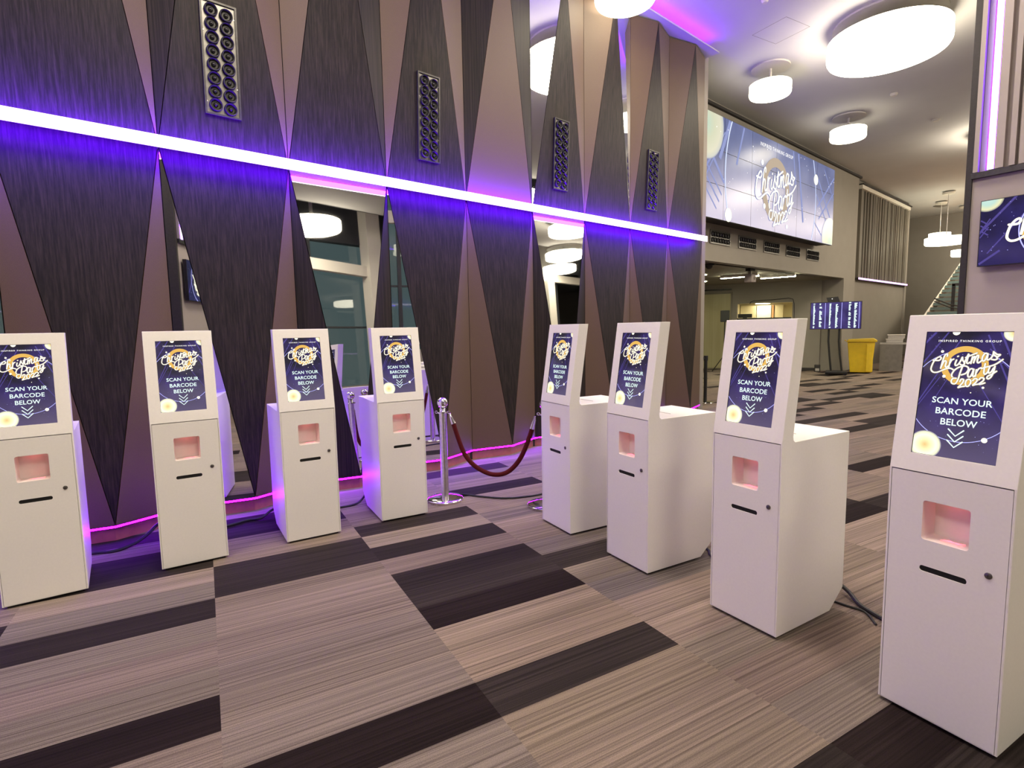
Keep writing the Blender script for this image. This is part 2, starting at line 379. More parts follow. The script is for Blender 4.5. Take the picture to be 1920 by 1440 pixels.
# ------------------------------------------------------------------ world and colour
w = bpy.data.worlds.new('night_outside'); SC.world = w; w.use_nodes = True
bg = w.node_tree.nodes['Background']; bg.inputs[0].default_value = (.088, .118, .120, 1); bg.inputs[1].default_value = 1.0
SC.view_settings.view_transform = 'Standard'; SC.view_settings.look = 'None'; SC.view_settings.exposure = 0.13
SC.view_settings.gamma = 1; SC.view_settings.use_curve_mapping = False
try:
    SC.cycles.use_denoising = True; SC.cycles.max_bounces = 8; SC.cycles.sample_clamp_indirect = 6.0
except Exception: pass

# ------------------------------------------------------------------ floor: carpet planks 0.99 x 0.25 m in a true grid
CA = R_(-11.8)
LIGHT = [(0.2044, 0.1584, 0.1330), (0.1872, 0.1480, 0.1260), (0.2184, 0.1717, 0.1414), (0.1716, 0.1406, 0.1225), (0.1950, 0.1554, 0.1246)]
DARK = [(0.0234, 0.0178, 0.0168), (0.0296, 0.0229, 0.0217), (0.0148, 0.0096, 0.0098)]
over = {}
for c, r, k in [(1,12,0),(1,11,1),(1,10,2),(0,14,1),(0,15,1),(1,14,0),(1,16,1),(-1,13,0),(-1,9,2),(0,7,2),(1,7,1),(2,11,1),(2,3,2),(2,2,0),(1,3,0),
                (-1,16,0),(-1,17,0),(0,18,0),(2,18,0),(-2,14,0),(4,10,0),(5,9,0),(12,29,0),(10,26,1),(12,25,1),(11,25,1),(9,23,0),(9,20,0),(9,18,1),(10,18,1),
                (8,17,0),(9,17,1),(15,34,0),(14,32,0),(14,29,0),(16,30,0),(10,27,1),(8,22,0),(7,21,1),(13,33,0),(16,35,0)]: over[(c, r)] = DARK[k]
for c, r, col in [(1,8,(0.2340, 0.1813, 0.1435)),(1,9,(0.2262, 0.1776, 0.1400)),(1,15,(0.2262, 0.1850, 0.1435)),(-1,15,(0.2301, 0.1850, 0.1470)),(-1,14,(0.1560, 0.1332, 0.1085)),(2,9,(0.1443, 0.1221, 0.1155)),(2,12,(0.1560, 0.1295, 0.1190)),
                  (2,10,(0.1794, 0.1480, 0.1190)),(0,10,(0.1716, 0.1391, 0.1204)),(0,9,(0.1833, 0.1480, 0.1260)),(0,8,(0.1677, 0.1369, 0.1204)),(0,11,(0.1911, 0.1517, 0.1260)),(0,12,(0.1950, 0.1554, 0.1260)),(0,13,(0.1989, 0.1591, 0.1260)),
                  (-1,10,(0.1638, 0.1369, 0.1120)),(-1,11,(0.1833, 0.1443, 0.1204)),(-1,12,(0.1677, 0.1406, 0.1120)),(2,6,(0.1716, 0.1406, 0.1155)),(2,5,(0.1950, 0.1480, 0.1260)),(1,6,(0.1872, 0.1480, 0.1155)),(1,5,(0.2028, 0.1591, 0.1295))]: over[(c, r)] = col
me = bpy.data.meshes.new('floor'); vs = []; fs = []; tones = []
for c in range(-11, 36):
    for r in range(-72, 66):
        x0 = -.037+.99*c; y0 = .25*(r+.33); k = len(vs)
        vs += [(x0, y0, 0), (x0+.99, y0, 0), (x0+.99, y0+.25, 0), (x0, y0+.25, 0)]; fs.append((k, k+1, k+2, k+3))
        h = rnd.random()
        t = over.get((c, r))
        if t is None:
            near = -2 <= c <= 3 and 2 <= r <= 18
            t = LIGHT[rnd.randrange(5)] if (near or h > .13) else DARK[rnd.randrange(3)]
        tones.append((*t, rnd.random()))
me.from_pydata(vs, [], fs)
ca = me.color_attributes.new('tone', 'FLOAT_COLOR', 'CORNER')
flat = []
for t in tones: flat += list(t)*4
ca.data.foreach_set('color', flat)
me.materials.append(M['carpet'])
fo = bpy.data.objects.new('floor', me); C.objects.link(fo); fo.rotation_euler = (0, 0, CA); struct(fo)

# ------------------------------------------------------------------ faceted feature wall
Y0 = 5.17; ZS = 3.045; ZB = .125; ZT = 6.07; OUT = .14
TX = [-4.14, -3.14, -2.14, -1.14, -.135, .869, 1.874, 2.858, 3.864, 4.903, 5.898, 6.926, 7.928, 9.0]
NA = 5   # index of the first apex seen in the frame
wall = MB(); wall.box(-7, 9.0, Y0+.03, Y0+.25, 0, 6.1); wb = struct(wall.build('wall_back', M['backing']))
def facet(name, mat, a, b, c, gap=.0035, th=.018):
    a, b, c = Vector(a), Vector(b), Vector(c)
    la, lb, lc = (b-c).length, (a-c).length, (a-b).length; p = la+lb+lc
    inc = (a*la+b*lb+c*lc)/p; n = (b-a).cross(c-a); area = n.length/2; n.normalize()
    if n.y > 0: n = -n
    r = 2*area/p; k = max(.2, (r-gap)/r)
    t = [inc+(q-inc)*k for q in (a, b, c)]
    MB().prism(t, -n*th).build(name, mat, wb)
low = {}; upp = {}
# (left facet, right facet) of the fold under / over each apex and the triangle to its right
for i in range(len(TX)): low[i] = ['leather', 'leather', 'wood']; upp[i] = ['leather', 'wood', 'wood']
low[NA] = ['leather', 'mirror', 'wood']; low[NA+1] = ['leather', 'wood', 'mirror']; low[NA+2] = ['wood', 'mirror', 'wood']
low[NA+3] = ['leather', 'leather', 'wood']; low[NA+4] = ['leather', 'wood', 'mirror']; low[NA+5] = ['wood', 'leather', 'wood']
low[NA-1] = ['mirror', 'leather', 'wood']
upp[NA-1] = ['leather', 'wood', 'wood']; upp[NA] = ['leather', 'wood', 'wood']; upp[NA+1] = ['leather', 'leather', 'wood']; upp[NA+2] = ['wood', 'leather', 'wood']
upp[NA+3] = ['leather', 'wood', 'leather']; upp[NA+4] = ['wood', 'mirror', 'wood']; upp[NA+5] = ['leather', 'leather', 'wood']
upp[NA+6] = ['mirror', 'leather', 'wood']; upp[NA+7] = ['leather', 'leather', 'wood']; upp[NA+8] = ['leather', 'leather', 'wood']
pname = {'wood': 'wood_panel', 'leather': 'leather_panel', 'mirror': 'mirror_panel'}
for i, x in enumerate(TX):
    for (tab, ze) in ((low, ZB), (upp, ZT)):
        T = (x, Y0, ZS); F = (x, Y0, ze)
        if i > 0:
            P = ((TX[i-1]+x)/2, Y0-OUT, ze); facet(pname[tab[i][0]], M[tab[i][0]], T, F, P)
        if i < len(TX)-1:
            P = ((TX[i+1]+x)/2, Y0-OUT, ze); facet(pname[tab[i][1]], M[tab[i][1]], T, F, P)
            facet(pname[tab[i][2]], M[tab[i][2]], T, (TX[i+1], Y0, ZS), P)
# end cap of the wall and its zigzag skirting
zig = []
for i, x in enumerate(TX):
    zig.append((x, Y0))
    if i < len(TX)-1: zig.append(((TX[i+1]+x)/2, Y0-OUT))
sk = MB(); led = MB()
for (xa, ya), (xb, yb) in zip(zig[:-1], zig[1:]):
    sk.add([(xa, ya+.035, 0), (xb, yb+.035, 0), (xb, yb+.035, ZB-.002), (xa, ya+.035, ZB-.002), (xa, ya+.055, 0), (xb, yb+.055, 0), (xb, yb+.055, ZB-.002), (xa, ya+.055, ZB-.002)],
           [(0,1,2,3),(7,6,5,4),(3,2,6,7)])
    led.add([(xa, ya-.002, ZB-.016), (xb, yb-.002, ZB-.016), (xb, yb+.010, ZB-.016), (xa, ya+.010, ZB-.016), (xa, ya-.002, ZB-.002), (xb, yb-.002, ZB-.002), (xb, yb+.010, ZB-.002), (xa, ya+.010, ZB-.002)],
            [(0,1,5,4)], 0)
    led.add(led.v[-8:], [(0,3,2,1),(4,5,6,7),(2,3,7,6)], 1)
struct(sk.build('baseboard_back', M['skirt']))
tag(led.build('floor_light_strip', [M['violetfloor'], M['backing']]), 'violet LED strip tucked under the bottom edge of the folded feature wall', 'light strip')
# ledge on top of the wall with its hidden LED
struct(MB().box(-7, 9.05, 4.94, 5.55, 6.085, 6.105).build('trim_1', M['ceiling']))
tag(MB().box(-6.9, 8.9, 5.00, 5.02, 6.108, 6.15).build('cove_light_strip', M['violetcove']), 'violet LED strip hidden on the ledge above the folded feature wall', 'light strip')
# long light strip across the wall
ls = thing('light_strip', 'long white and violet light strip running across the folded feature wall', 'light strip', (2., Y0-.10, 2.982))
MB().box(-8.9, 6.86, -.060, .095, .041, .049).build('spine', M['whitepaint'], ls)
MB().box(-8.9, 6.88, -.071, -.061, .0, .090).build('front_diffuser', M['stripface'], ls)
for nm, z0, z1, mt in (('upper_led_row', .050, .086, 'violet'), ('lower_led_row', .040, .004, 'violetlow')):
    q = MB(); q.add([(-8.9, -.060, z0), (6.84, -.060, z0), (6.84, -.060, z1), (-8.9, -.060, z1), (-8.9, -.020, z0), (6.84, -.020, z0)],
                    [(0, 3, 2, 1), (0, 1, 5, 4), (0, 4, 3), (1, 2, 5)], 1)
    q.add([(-8.9, -.060, z1), (6.84, -.060, z1), (6.84, -.020, z0), (-8.9, -.020, z0)], [(0, 1, 2, 3)], 0)
    q.build(nm, [M[mt], M['whitepaint']], ls)

# ------------------------------------------------------------------ nozzle vents in the upper dark triangles
def nozzle_mesh():
    return MB().lathe([(.0500, -.000), (.0505, -.020), (.047, -.028), (.042, -.026), (.036, -.008), (.030, -.003), (.0, -.002)], seg=24, axis='y') \
        .lathe([(.0, -.024), (.010, -.021), (.017, -.012), (.019, -.004)], seg=14, axis='y', mi=2)
tilt = math.atan2(OUT, ZT-ZS)
vents = [(NA, 1.355, 'nozzle vent high on the wall, the one nearest the camera at top left'), (NA+2, 3.365, 'second nozzle vent along the wall, in the wide dark panel left of the tan panel'),
         (NA+4, 5.39, 'third nozzle vent along the wall, right of the upper mirror sliver'), (NA+6, 7.435, 'fourth nozzle vent along the wall, last before the wall end')]
vroot = None
for i, x, lab in vents:
    if vroot is None:
        vroot = thing('air_vent', lab, 'air vent', (0, 0, 0), 0, 'tall nozzle vents on the feature wall')
        pl = MB().box(-.128, .128, -.008, .02, -.435, .435).build('plate', M['grillmetal'], vroot)
        fr = MB()
        for a, b, c, d in ((-.137, .137, .425, .440), (-.137, .137, -.440, -.425), (-.137, -.122, -.425, .425), (.122, .137, -.425, .425)): fr.box(a, b, -.020, .0, c, d)
        fr.build('rim', M['darkmetal'], vroot)
        nz = nozzle_mesh(); first = None
        for k in range(8):
            for sx in (-1, 1):
                p = (sx*.056, -.008, .365-k*.1035-(.012 if sx > 0 else 0))
                if first is None: first = nz.build('nozzle', [M['black'], M['steel'], M['gloss']], vroot, True); o = first
                else: o = first.copy(); C.objects.link(o); o.parent = vroot
                o.location = p
        for sx, z in ((-.118, .2), (.118, -.2), (-.118, -.34), (.118, .34)):
            MB().lathe([(0, -.012), (.005, -.011), (.006, -.008)], seg=8, axis='y').build('screw', M['steel'], vroot, True, loc=(sx, 0, z))
        v = vroot
    else: v = dup(vroot, (0, 0, 0), 0, lab)
    zc = 3.795; yy = Y0-OUT*(zc-ZS)/(ZT-ZS)-.004
    v.location = (x, yy, zc); v.rotation_euler = (tilt, 0, 0)

# ------------------------------------------------------------------ kiosks
KW, KD = .3953, .5992; KZ0, KH1, KH, KT, KT2, KK, KH3, KHI, KJ = .0156, .9881, 1.5839, .0909, .0833, .0858, .9855, .118, .477
OX, OY = -KW/2, -KD/2
def kiosk(label, loc, rz):
    t = thing('self_service_kiosk', label, 'kiosk', loc, rz, 'white ticket kiosks standing in two rows')
    def Q(x, y, z): return (x+OX, y+OY, z)
    prof = [(0, KZ0), (0, KH1), (KT, KH), (KT+KT2, KH), (KK+.004, KH3+.03), (KK+.008, KH3+.010), (KK+.022, KH3), (KD, KH3), (KD, KHI), (KJ, KZ0)]
    c = MB(); n = len(prof)
    L = [Q(0, y, z) for y, z in prof]; Rr = [Q(KW, y, z) for y, z in prof]
    c.add(L+Rr, [list(range(n)), list(range(2*n-1, n-1, -1))]+[(i, i+1, n+i+1, n+i) for i in range(2, n-1)]+[(n-1, 0, n, 2*n-1)])
    # lower front frame around the door
    e = .008
    A, B, D_, C_ = Q(0, 0, KZ0), Q(KW, 0, KZ0), Q(KW, 0, KH1), Q(0, 0, KH1)
    ha, hb, hd, hc = Q(e, 0, KZ0+.003), Q(KW-e, 0, KZ0+.003), Q(KW-e, 0, KH1-.001), Q(e, 0, KH1-.001)
    c.add([A, B, D_, C_, ha, hb, hd, hc], [(0,1,5,4),(1,2,6,5),(2,3,7,6),(3,0,4,7)])
    # sloping head front with the display opening
    sx0, sx1, sv0, sv1 = .0671, .3279, .1095, .8856
    def inc(u, v, d=0.):
        l = math.hypot(KT, KH-KH1); ny, nz = (KH-KH1)/l, -KT/l
        return Q(u, KT*(1-v)+d*ny, KH+(KH1-KH)*v+d*nz)
    E, F = Q(0, KT, KH), Q(KW, KT, KH)
    h4 = [inc(sx0, sv0), inc(sx1, sv0), inc(sx1, sv1), inc(sx0, sv1)]
    c.add([E, F, D_, C_]+h4, [(0,1,5,4),(1,2,6,5),(2,3,7,6),(3,0,4,7)])
    hb4 = [inc(sx0, sv0, .006), inc(sx1, sv0, .006), inc(sx1, sv1, .006), inc(sx0, sv1, .006)]
    c.add(h4+hb4, [(0,1,5,4),(1,2,6,5),(2,3,7,6),(3,0,4,7)], 1)
    cab = c.build('cabinet', [M['white'], M['black']], t, bevel=.0022)
    # faint service slot on the box top
    MB().box(OX+.12, OX+.28, OY+.30, OY+.304, KH3+.0005, KH3+.0015).build('service_slot', M['wallgrey'], t)
    MB().box(OX+.02, OX+KW-.02, OY+.02, OY+KJ-.03, 0, KZ0+.004).build('plinth', M['black'], t)
    # door with the holes of the scan bay and the ticket slot
    def rr(x0, x1, z0, z1, r, n=5):
        o = []
        for cx, cz, a in ((x1-r, z1-r, 0), (x0+r, z1-r, 90), (x0+r, z0+r, 180), (x1-r, z0+r, 270)):
            for k in range(n+1): t_ = R_(a+90*k/n); o.append((cx+r*math.cos(t_), cz+r*math.sin(t_)))
        return o
    outer = [(e+.0015, KZ0+.004), (KW-e-.0015, KZ0+.004), (KW-e-.0015, KH1-.0055), (e+.0015, KH1-.0055)]
    bay = rr(.1221, .2722, .7289, .8809, .010); slot = rr(.1215, .2728, .6030, .6255, .0100)
    loops = [[Vector((x, z, 0)) for x, z in l] for l in (outer, bay, slot)]
    tri = tessellate_polygon(loops); flatp = [p for l in (outer, bay, slot) for p in l]
    d = MB(); d.add([Q(x, .0005, z) for x, z in flatp], tri)
    for l, dep, mi in ((outer, .014, 0), (slot, .0045, 0)):
        m = len(l); d.add([Q(x, .0005, z) for x, z in l]+[Q(x, dep, z) for x, z in l], [(i, (i+1) % m, m+(i+1) % m, m+i) for i in range(m)], mi)
    door = d.build('door', M['white'], t)
    b = MB(); m = len(bay); dep = .085
    back = [(x*.0+(.1971+(x-.1971)*.90), .80+(z-.80)*.94) for x, z in bay]
    b.add([Q(x, .0005, z) for x, z in bay]+[Q(x, dep, z) for x, z in back], [(i, (i+1) % m, m+(i+1) % m, m+i) for i in range(m)]+[list(range(m, 2*m))])
    b.build('scan_bay', M['bay'], door)
    MB().box(OX+.16, OX+.235, OY+.045, OY+.068, .8745, .8766).build('scanner_window', M['redled'], door)
    lz = MB()
    for (xa, ya, xb, yb) in ((.175, .030, .245, .048), (.19, .050, .232, .030), (.18, .042, .24, .036)):
        dx, dy = xb-xa, yb-ya; l = math.hypot(dx, dy); nx, ny = -dy/l*.0019, dx/l*.0019; z = .7345
        lz.add([Q(xa+nx, ya+ny, z), Q(xa-nx, ya-ny, z), Q(xb-nx, yb-ny, z), Q(xb+nx, yb+ny, z)], [(0, 1, 2, 3)])
    lz.build('laser_mark', M['laser'], door)
    MB().box(OX+.118, OX+.276, OY+.0045, OY+.006, .600, .629).build('ticket_slot', M['slot'], door)
    lk = MB(); lk.lathe([(0, OY-.004), (.0092, OY-.004), (.0115, OY-.0025), (.0115, OY+.001)], OX+.3343, .6635, 18, 0, 'y')
    lk.box(OX+.3335, OX+.3351, OY-.0046, OY-.003, .659, .668, 1); lk.build('lock', [M['lockmetal'], M['slot']], door, True)
    # display and its artwork
    W_, H_ = sx1-sx0, math.hypot(KT, KH-KH1)*(sv1-sv0)
    cx, cv = (sx0+sx1)/2, (sv0+sv1)/2
    l = math.hypot(KT, KH-KH1)
    def S(x, y, off=.0046):   # mm on the display -> local point
        return inc(sx0+x/1000., sv0+(y/1000.)/l, off)
    base = Vector(inc(cx, cv, .0055))
    ds = MB(); ds.add([Vector(S(0, 0, .0052)), Vector(S(W_*1000, 0, .0052)), Vector(S(W_*1000, H_*1000, .0052)), Vector(S(0, H_*1000, .0052))], [(3, 2, 1, 0)])
    ds.v = [tuple(Vector(q)-base) for q in ds.v]
    disp = ds.build('display', M['screen'], t); disp.location = base
    def P(off): return lambda x, y: Vector(S(x, y, off))-base
    rect = (.5, .5, W_*1000-.5, H_*1000-.5)
    polys = []
    for (xa, ya, xb, yb, wd) in ((70, 0, -20, 150, 5), (110, 30, -30, 330, 4), (190, 10, 300, 260, 5), (60, 170, -10, 300, 3), (200, 60, 280, 150, 4), (165, 160, 270, 330, 3), (95, 150, 40, 280, 2.5), (30, 0, -30, 80, 7), (225, 0, 275, 120, 6)):
        polys += ribbon([(xa, ya), (xb, yb)], wd, False)
    flat_obj('light_beams', clip_all(polys, rect), M['beam'], disp, P(.0050))
    flat_obj('thin_ring', clip_all(ribbon(arc(136, 236, 169, 0, 2*PI, 140), 2.2, False), rect), M['ring'], disp, P(.0047))
    flat_obj('gold_ring', ribbon(arc(131, 124, 61.7, 0, 2*PI, 80), 20.5, False), M['gold'], disp, P(.0044))
    hp = []
    for s_ in LOGO: hp += ribbon(s_, 7.4)
    flat_obj('title_halo', hp, M['halo'], disp, P(.0041))
    lp = []
    for s_ in LOGO: lp += ribbon(s_, 4.3)
    flat_obj('title_lettering', lp, M['txtcream'], disp, P(.0038))
    dots = [circle(57.7, 73.7, 5, 16), circle(72.8, 166.7, 5.5, 16), circle(195, 200, 4, 14), circle(161, 221, 2, 10), circle(219, 386, 9, 20)]+clip_all([circle(94, 0, 12, 24)], rect)
    flat_obj('bead_dots', dots, M['txtcream'], disp, P(.0039))
    stars = []
    for k in range(60): stars.append(circle(rnd.uniform(6, 254), rnd.uniform(8, 460), rnd.uniform(.35, 1.0), 6))
    flat_obj('star_dots', stars, M['ring'], disp, P(.0042))
    for (ox, oy, orr) in ((40, 430, 53), (262, 4, 30)):
        pc = clip(circle(ox, oy, orr, 60), *rect)
        flat_obj('glowing_orb', [pc], M['orb'], disp, P(.0043), [[((p[0]-ox)/orr/2+.5, .5-(p[1]-oy)/orr/2) for p in pc]])
    flat_obj('heading_lettering', T_INS, M['txtwhite'], disp, P(.0040))
    flat_obj('instruction_lettering', T_SCAN+T_BAR+T_BEL, M['txtmint'], disp, P(.0040))
    ch = []
    for yy in (361, 382, 403): ch += ribbon([(109, yy), (132.5, yy+23.5), (156, yy)], 4.6)
    flat_obj('arrow_chevrons', ch, M['txtmint'], disp, P(.0039))
    return t
KS = [(-.251, 4.203, -5.68, 'white kiosk at the left edge of the photo, cut off by the frame'),
      (.528, 4.158, -7.64, 'second white kiosk from the left, its reflection showing in the mirror beside it'),
      (1.304, 4.057, -9.17, 'third white kiosk from the left, below the big mirror triangle'),
      (2.034, 3.974, -11.94, 'fourth white kiosk from the left, beside the chrome rope post'),
      (3.013, 3.107, -102.24, 'white kiosk with the rope running behind it, farthest of the right row'),
      (2.868, 2.325, -101.49, 'white kiosk second from the rope in the right row'),
      (2.719, 1.478, -99.90, 'white kiosk with a full side view, second nearest in the right row'),
      (2.539, .624, -101.89, 'large white kiosk nearest the camera at the right edge')]
k0 = None
for (x, y, a, lab) in KS:
    th = R_(a); c_, s_ = math.cos(th), math.sin(th)
    loc = (x-OX*c_+OY*s_, y-OX*s_-OY*c_, 0)
    if k0 is None: k0 = kiosk(lab, loc, th)
    else: dup(k0, loc, th, lab)

# ------------------------------------------------------------------ rope barrier
def rope_post(x, y, label):
    t = thing('rope_post', label, 'rope post', (x, y, 0), 0, 'chrome rope posts')
    MB().lathe([(0, 0), (.16, 0), (.163, .006), (.163, .020), (.156, .027), (.10, .034), (.045, .044), (.0, .046)], seg=48).build('base', M['chrome'], t, True)
    MB().lathe([(.034, .040), (.034, .815)], seg=28).build('pole', M['steel'], t, True)
    MB().lathe([(0, .812), (.052, .812), (.054, .818), (.052, .824), (.03, .828), (.022, .838), (.030, .846), (.022, .856), (.0, .858)], seg=28).build('collar', M['chrome'], t, True)
    b = MB(); pr = [(.050*math.sin(PI*k/14), .905-.050*math.cos(PI*k/14)) for k in range(15)]
    b.lathe(pr, seg=28).build('ball_finial', M['chrome'], t, True)
    for a in (-54, 126):
        rr = MB(); cx, cy = .060*math.cos(R_(a)), .060*math.sin(R_(a))
        rr.tube([(cx+.011*math.cos(q)*math.cos(R_(a)), cy+.011*math.cos(q)*math.sin(R_(a)), .818+.011*math.sin(q)) for q in [2*PI*k/14 for k in range(15)]], .003, 6)
        rr.build('hook_ring', M['chrome'], t, True)
    return t
p1 = rope_post(2.745, 4.107, 'chrome ball-top rope post beside the fourth kiosk'); p2 = rope_post(3.292, 3.345, 'chrome rope post mostly hidden behind the farthest kiosk of the right row')
A = Vector((2.745, 4.107, 0)); Bv = Vector((3.292, 3.345, 0)); dv = (Bv-A).normalized()
rp = [(.098, .722), (.135, .60), (.19, .452), (.26, .36), (.336, .305), (.42, .270), (.483, .262), (.545, .270), (.61, .302), (.68, .372), (.735, .462), (.785, .58), (.822, .69)]
sm = []
for i in range(len(rp)-1):
    seg = smooth_line([rp[max(i-1, 0)], rp[i], rp[i+1], rp[min(i+2, len(rp)-1)]], 3)
    sm += seg[3:6]
sm.append(rp[-1])
rt = thing('velvet_rope', 'dark red velvet rope sagging between the two chrome posts', 'rope', A+dv*.45)
org = Vector(rt.location)
MB().tube([A+dv*d+Vector((0, 0, z))-org for d, z in sm], .0205, 12).build('rope', M['velvet'], rt, True)
for pts in ([(.068, .806), (.078, .775), (.100, .715)], [(.848, .800), (.842, .765), (.820, .686)]):
    MB().tube([A+dv*d+Vector((0, 0, z))-org for d, z in pts], [.006, .015, .023], 12).build('end_clip', M['chrome'], rt, True)
# retractable belt post by the end of the wall
bt = thing('belt_post', 'black retractable belt post standing past the end of the folded wall', 'belt post', (10.113, 5.684, 0))
MB().lathe([(0, 0), (.165, 0), (.17, .008), (.165, .018), (.05, .03), (0, .032)], seg=36).build('base', M['chrome'], bt, True)
MB().lathe([(.032, .02), (.032, .86), (0, .86)], seg=20).build('pole', M['black'], bt, True)
MB().lathe([(.041, .85), (.041, .945), (0, .947)], seg=20).build('cassette', M['black'], bt, True)
MB().box(-.30, -.03, -.004, .004, .875, .925).build('belt', M['rubber'], bt)

# ------------------------------------------------------------------ floor cables
def cable(label, pts, r=.008):
    q = []
    for i in range(len(pts)-1):
        a = [pts[max(i-1, 0)], pts[i], pts[i+1], pts[min(i+2, len(pts)-1)]]
        for k in range(5):
            t = k/5; q.append(tuple(.5*((2*a[1][c])+(-a[0][c]+a[2][c])*t+(2*a[0][c]-5*a[1][c]+4*a[2][c]-a[3][c])*t*t+(-a[0][c]+3*a[1][c]-3*a[2][c]+a[3][c])*t**3) for c in range(3)))
    q.append(pts[-1])
    tag(MB().tube(q, r, 8).build('power_cable', M['rubber'], None, True), label, 'cable')
z = .009
cable('black cable curving up from the floor between the first and second kiosks', [(-.02, 4.86, z), (.204, 4.85, z), (.33, 4.79, z), (.45, 4.82, .02), (.545, 4.88, .05), (.63, 4.93, .10), (.68, 4.80, .13)], .012)
cable('black cable lying between the second and third kiosks', [(.93, 4.78, z), (1.086, 4.78, z), (1.239, 4.805, z), (1.329, 4.75, .02), (1.43, 4.80, .05), (1.53, 4.70, .12)], .011)
cable('black cable lying between the third and fourth kiosks', [(1.80, 4.60, z), (1.949, 4.569, z), (2.068, 4.56, z), (2.17, 4.62, .02), (2.25, 4.60, .12)], .010)
cable('black cable running along the floor from one chrome post to the other', [(2.90, 4.20, z), (2.96, 4.11, z), (3.03, 3.95, z), (3.168, 3.74, z), (3.40, 3.62, z), (3.60, 3.60, z)], .009)
cable('black cable behind the third kiosk of the right row', [(3.43, 1.90, z), (3.40, 1.86, z), (3.345, 1.82, z), (3.30, 1.75, z)], .009)
cable('thick black cable sweeping from the second nearest right-row kiosk to the nearest', [(3.34, 1.15, .16), (3.42, 1.09, .07), (3.395, 1.0, .03), (3.31, .915, .0125), (3.235, .79, .0125), (3.20, .74, .0125)], .0115)
cable('thin black cable crossing the thick one behind the nearest kiosk', [(3.20, 1.18, .007), (3.262, 1.06, .007), (3.265, .965, .007), (3.262, .88, .007), (3.16, .80, .007)], .006)

# ------------------------------------------------------------------ ceiling and big lamps
def line_y(x, base): return base-.144*(x-5.877)
CY = -5.187
struct(MB().prism([(-7, line_y(-7, CY), 6.26), (31.2, line_y(31.2, CY), 6.26), (31.2, 8.2, 6.26), (9.2, 8.2, 6.26), (-7, 5.6, 6.26)], (0, 0, .12)).build('ceiling', M['ceiling']))
struct(MB().prism([(-7, line_y(-7, CY)-4.5, 7.6), (31.2, line_y(31.2, CY)-4.5, 7.6), (31.2, line_y(31.2, CY)+.2, 7.6), (-7, line_y(-7, CY)+.2, 7.6)], (0, 0, .1)).build('ceiling', M['spandrel']))
struct(MB().prism([(-7, line_y(-7, CY)-.02, 6.26), (31.2, line_y(31.2, CY)-.02, 6.26), (31.2, line_y(31.2, CY)-.02, 7.6), (-7, line_y(-7, CY)-.02, 7.6)], (0, .06, 0)).build('trim_2', M['spandrel']))
M['lampsmall'] = glow('small_lamp_diffuser', (1., .90, .66), 9.)
def ceiling_lamp(x, y, r, h, zb, label, zc=6.26):
    t = thing('ceiling_lamp', label, 'ceiling lamp', (x, y, zb))
    b = min(.05, r*.1)
    MB().lathe([(0, 0), (r-b, 0), (r-b*.4, b*.25), (r, b), (r, h)], seg=64).build('drum_shade', M['lamp' if r > .5 else 'lampsmall'], t, True)
    MB().lathe([(r-.002, h-.001), (r*.98, h+.005), (0, h+.005)], seg=64).build('top_cover', M['lampmount'], t, True)
    MB().lathe([(r*.99, h*.33), (r*1.004, h*.33), (r*1.004, h*.35), (r*.99, h*.35)], seg=64).build('seam_ring', M['lamp'], t, True)
    q = zc-zb
    MB().lathe([(0, h+.006), (r*.06, h+.006), (r*.06, q-.03), (r*.92, q-.03), (r*.92, q-.002), (0, q-.002)], seg=48).build('mount', M['lampmount'], t, True)
ceiling_lamp(10.533, 2.922, .83, .282, 5.75, 'very large round drum lamp at the upper right of the ceiling')
ceiling_lamp(10.646, 4.795, .359, .202, 5.75, 'small round ceiling lamp nearer the wall end, above the video wall')
ceiling_lamp(14.548, 4.732, .368, .223, 5.75, 'small round ceiling lamp farther back, right of the video wall top')
ceiling_lamp(6.169, 4.692, .393, .20, 5.75, 'round ceiling lamp cut off by the top of the photo')
ceiling_lamp(6.75, -6.35, .85, .282, 5.75, 'large round lamp seen as a reflection in the big mirror triangle', 7.6)
ceiling_lamp(6.15, 2.75, .83, .282, 5.75, 'large round lamp above the right row, seen in the upper mirror sliver')
ceiling_lamp(15.1, -3.3, .83, .282, 5.75, 'large round lamp reflected highest in the right-hand mirror')
ceiling_lamp(18.3, -6.7, .83, .282, 5.75, 'large round lamp reflected second in the right-hand mirror')
ceiling_lamp(20.6, -9.2, .83, .282, 5.75, 'large round lamp reflected lowest in the right-hand mirror', 7.6)
ceiling_lamp(1.2, -2.2, .83, .282, 5.75, 'added large round lamp, unseen, on the ceiling behind the camera')  # unseen lamp added for general brightness
ceiling_lamp(-2.6, 2.2, .83, .282, 5.75, 'added fill lamp, large and round, on the ceiling above the left end of the kiosk row')  # added out of view as warm fill for the near left
ceiling_lamp(1.8, 2.3, .83, .282, 5.75, 'added fill lamp, large and round, on the ceiling above the open carpet between the kiosk rows')  # out-of-view lamp added for warm fill over kiosks and carpet
ceiling_lamp(28., 2.0, .83, .282, 5.75, 'added large round lamp on the far ceiling, deepest of those hidden behind the right-hand pier')  # added to lift the far walls, hidden by the pier
ceiling_lamp(21.5, -1.5, .83, .282, 5.75, 'added large round lamp, unseen, on the far ceiling nearer the windows')  # unseen lamp added for more light at the far end
ceiling_lamp(24.5, .8, .83, .282, 5.75, 'added large round lamp on the far ceiling hidden behind the right-hand pier')  # added behind the pier to brighten the far zone
ceiling_lamp(18.6, 2.4, .83, .282, 5.75, 'added large round lamp on the ceiling hidden behind the right-hand pier')  # hidden lamp added to light the deeper part of the hall
def small_fit(name, label, cat, x, y, zc, r, h, mat):
    tag(MB().lathe([(0, -h), (r*.7, -h), (r, -h*.4), (r, 0), (0, 0)], seg=20).build(name, mat, None, True, loc=(x, y, zc)), label, cat)
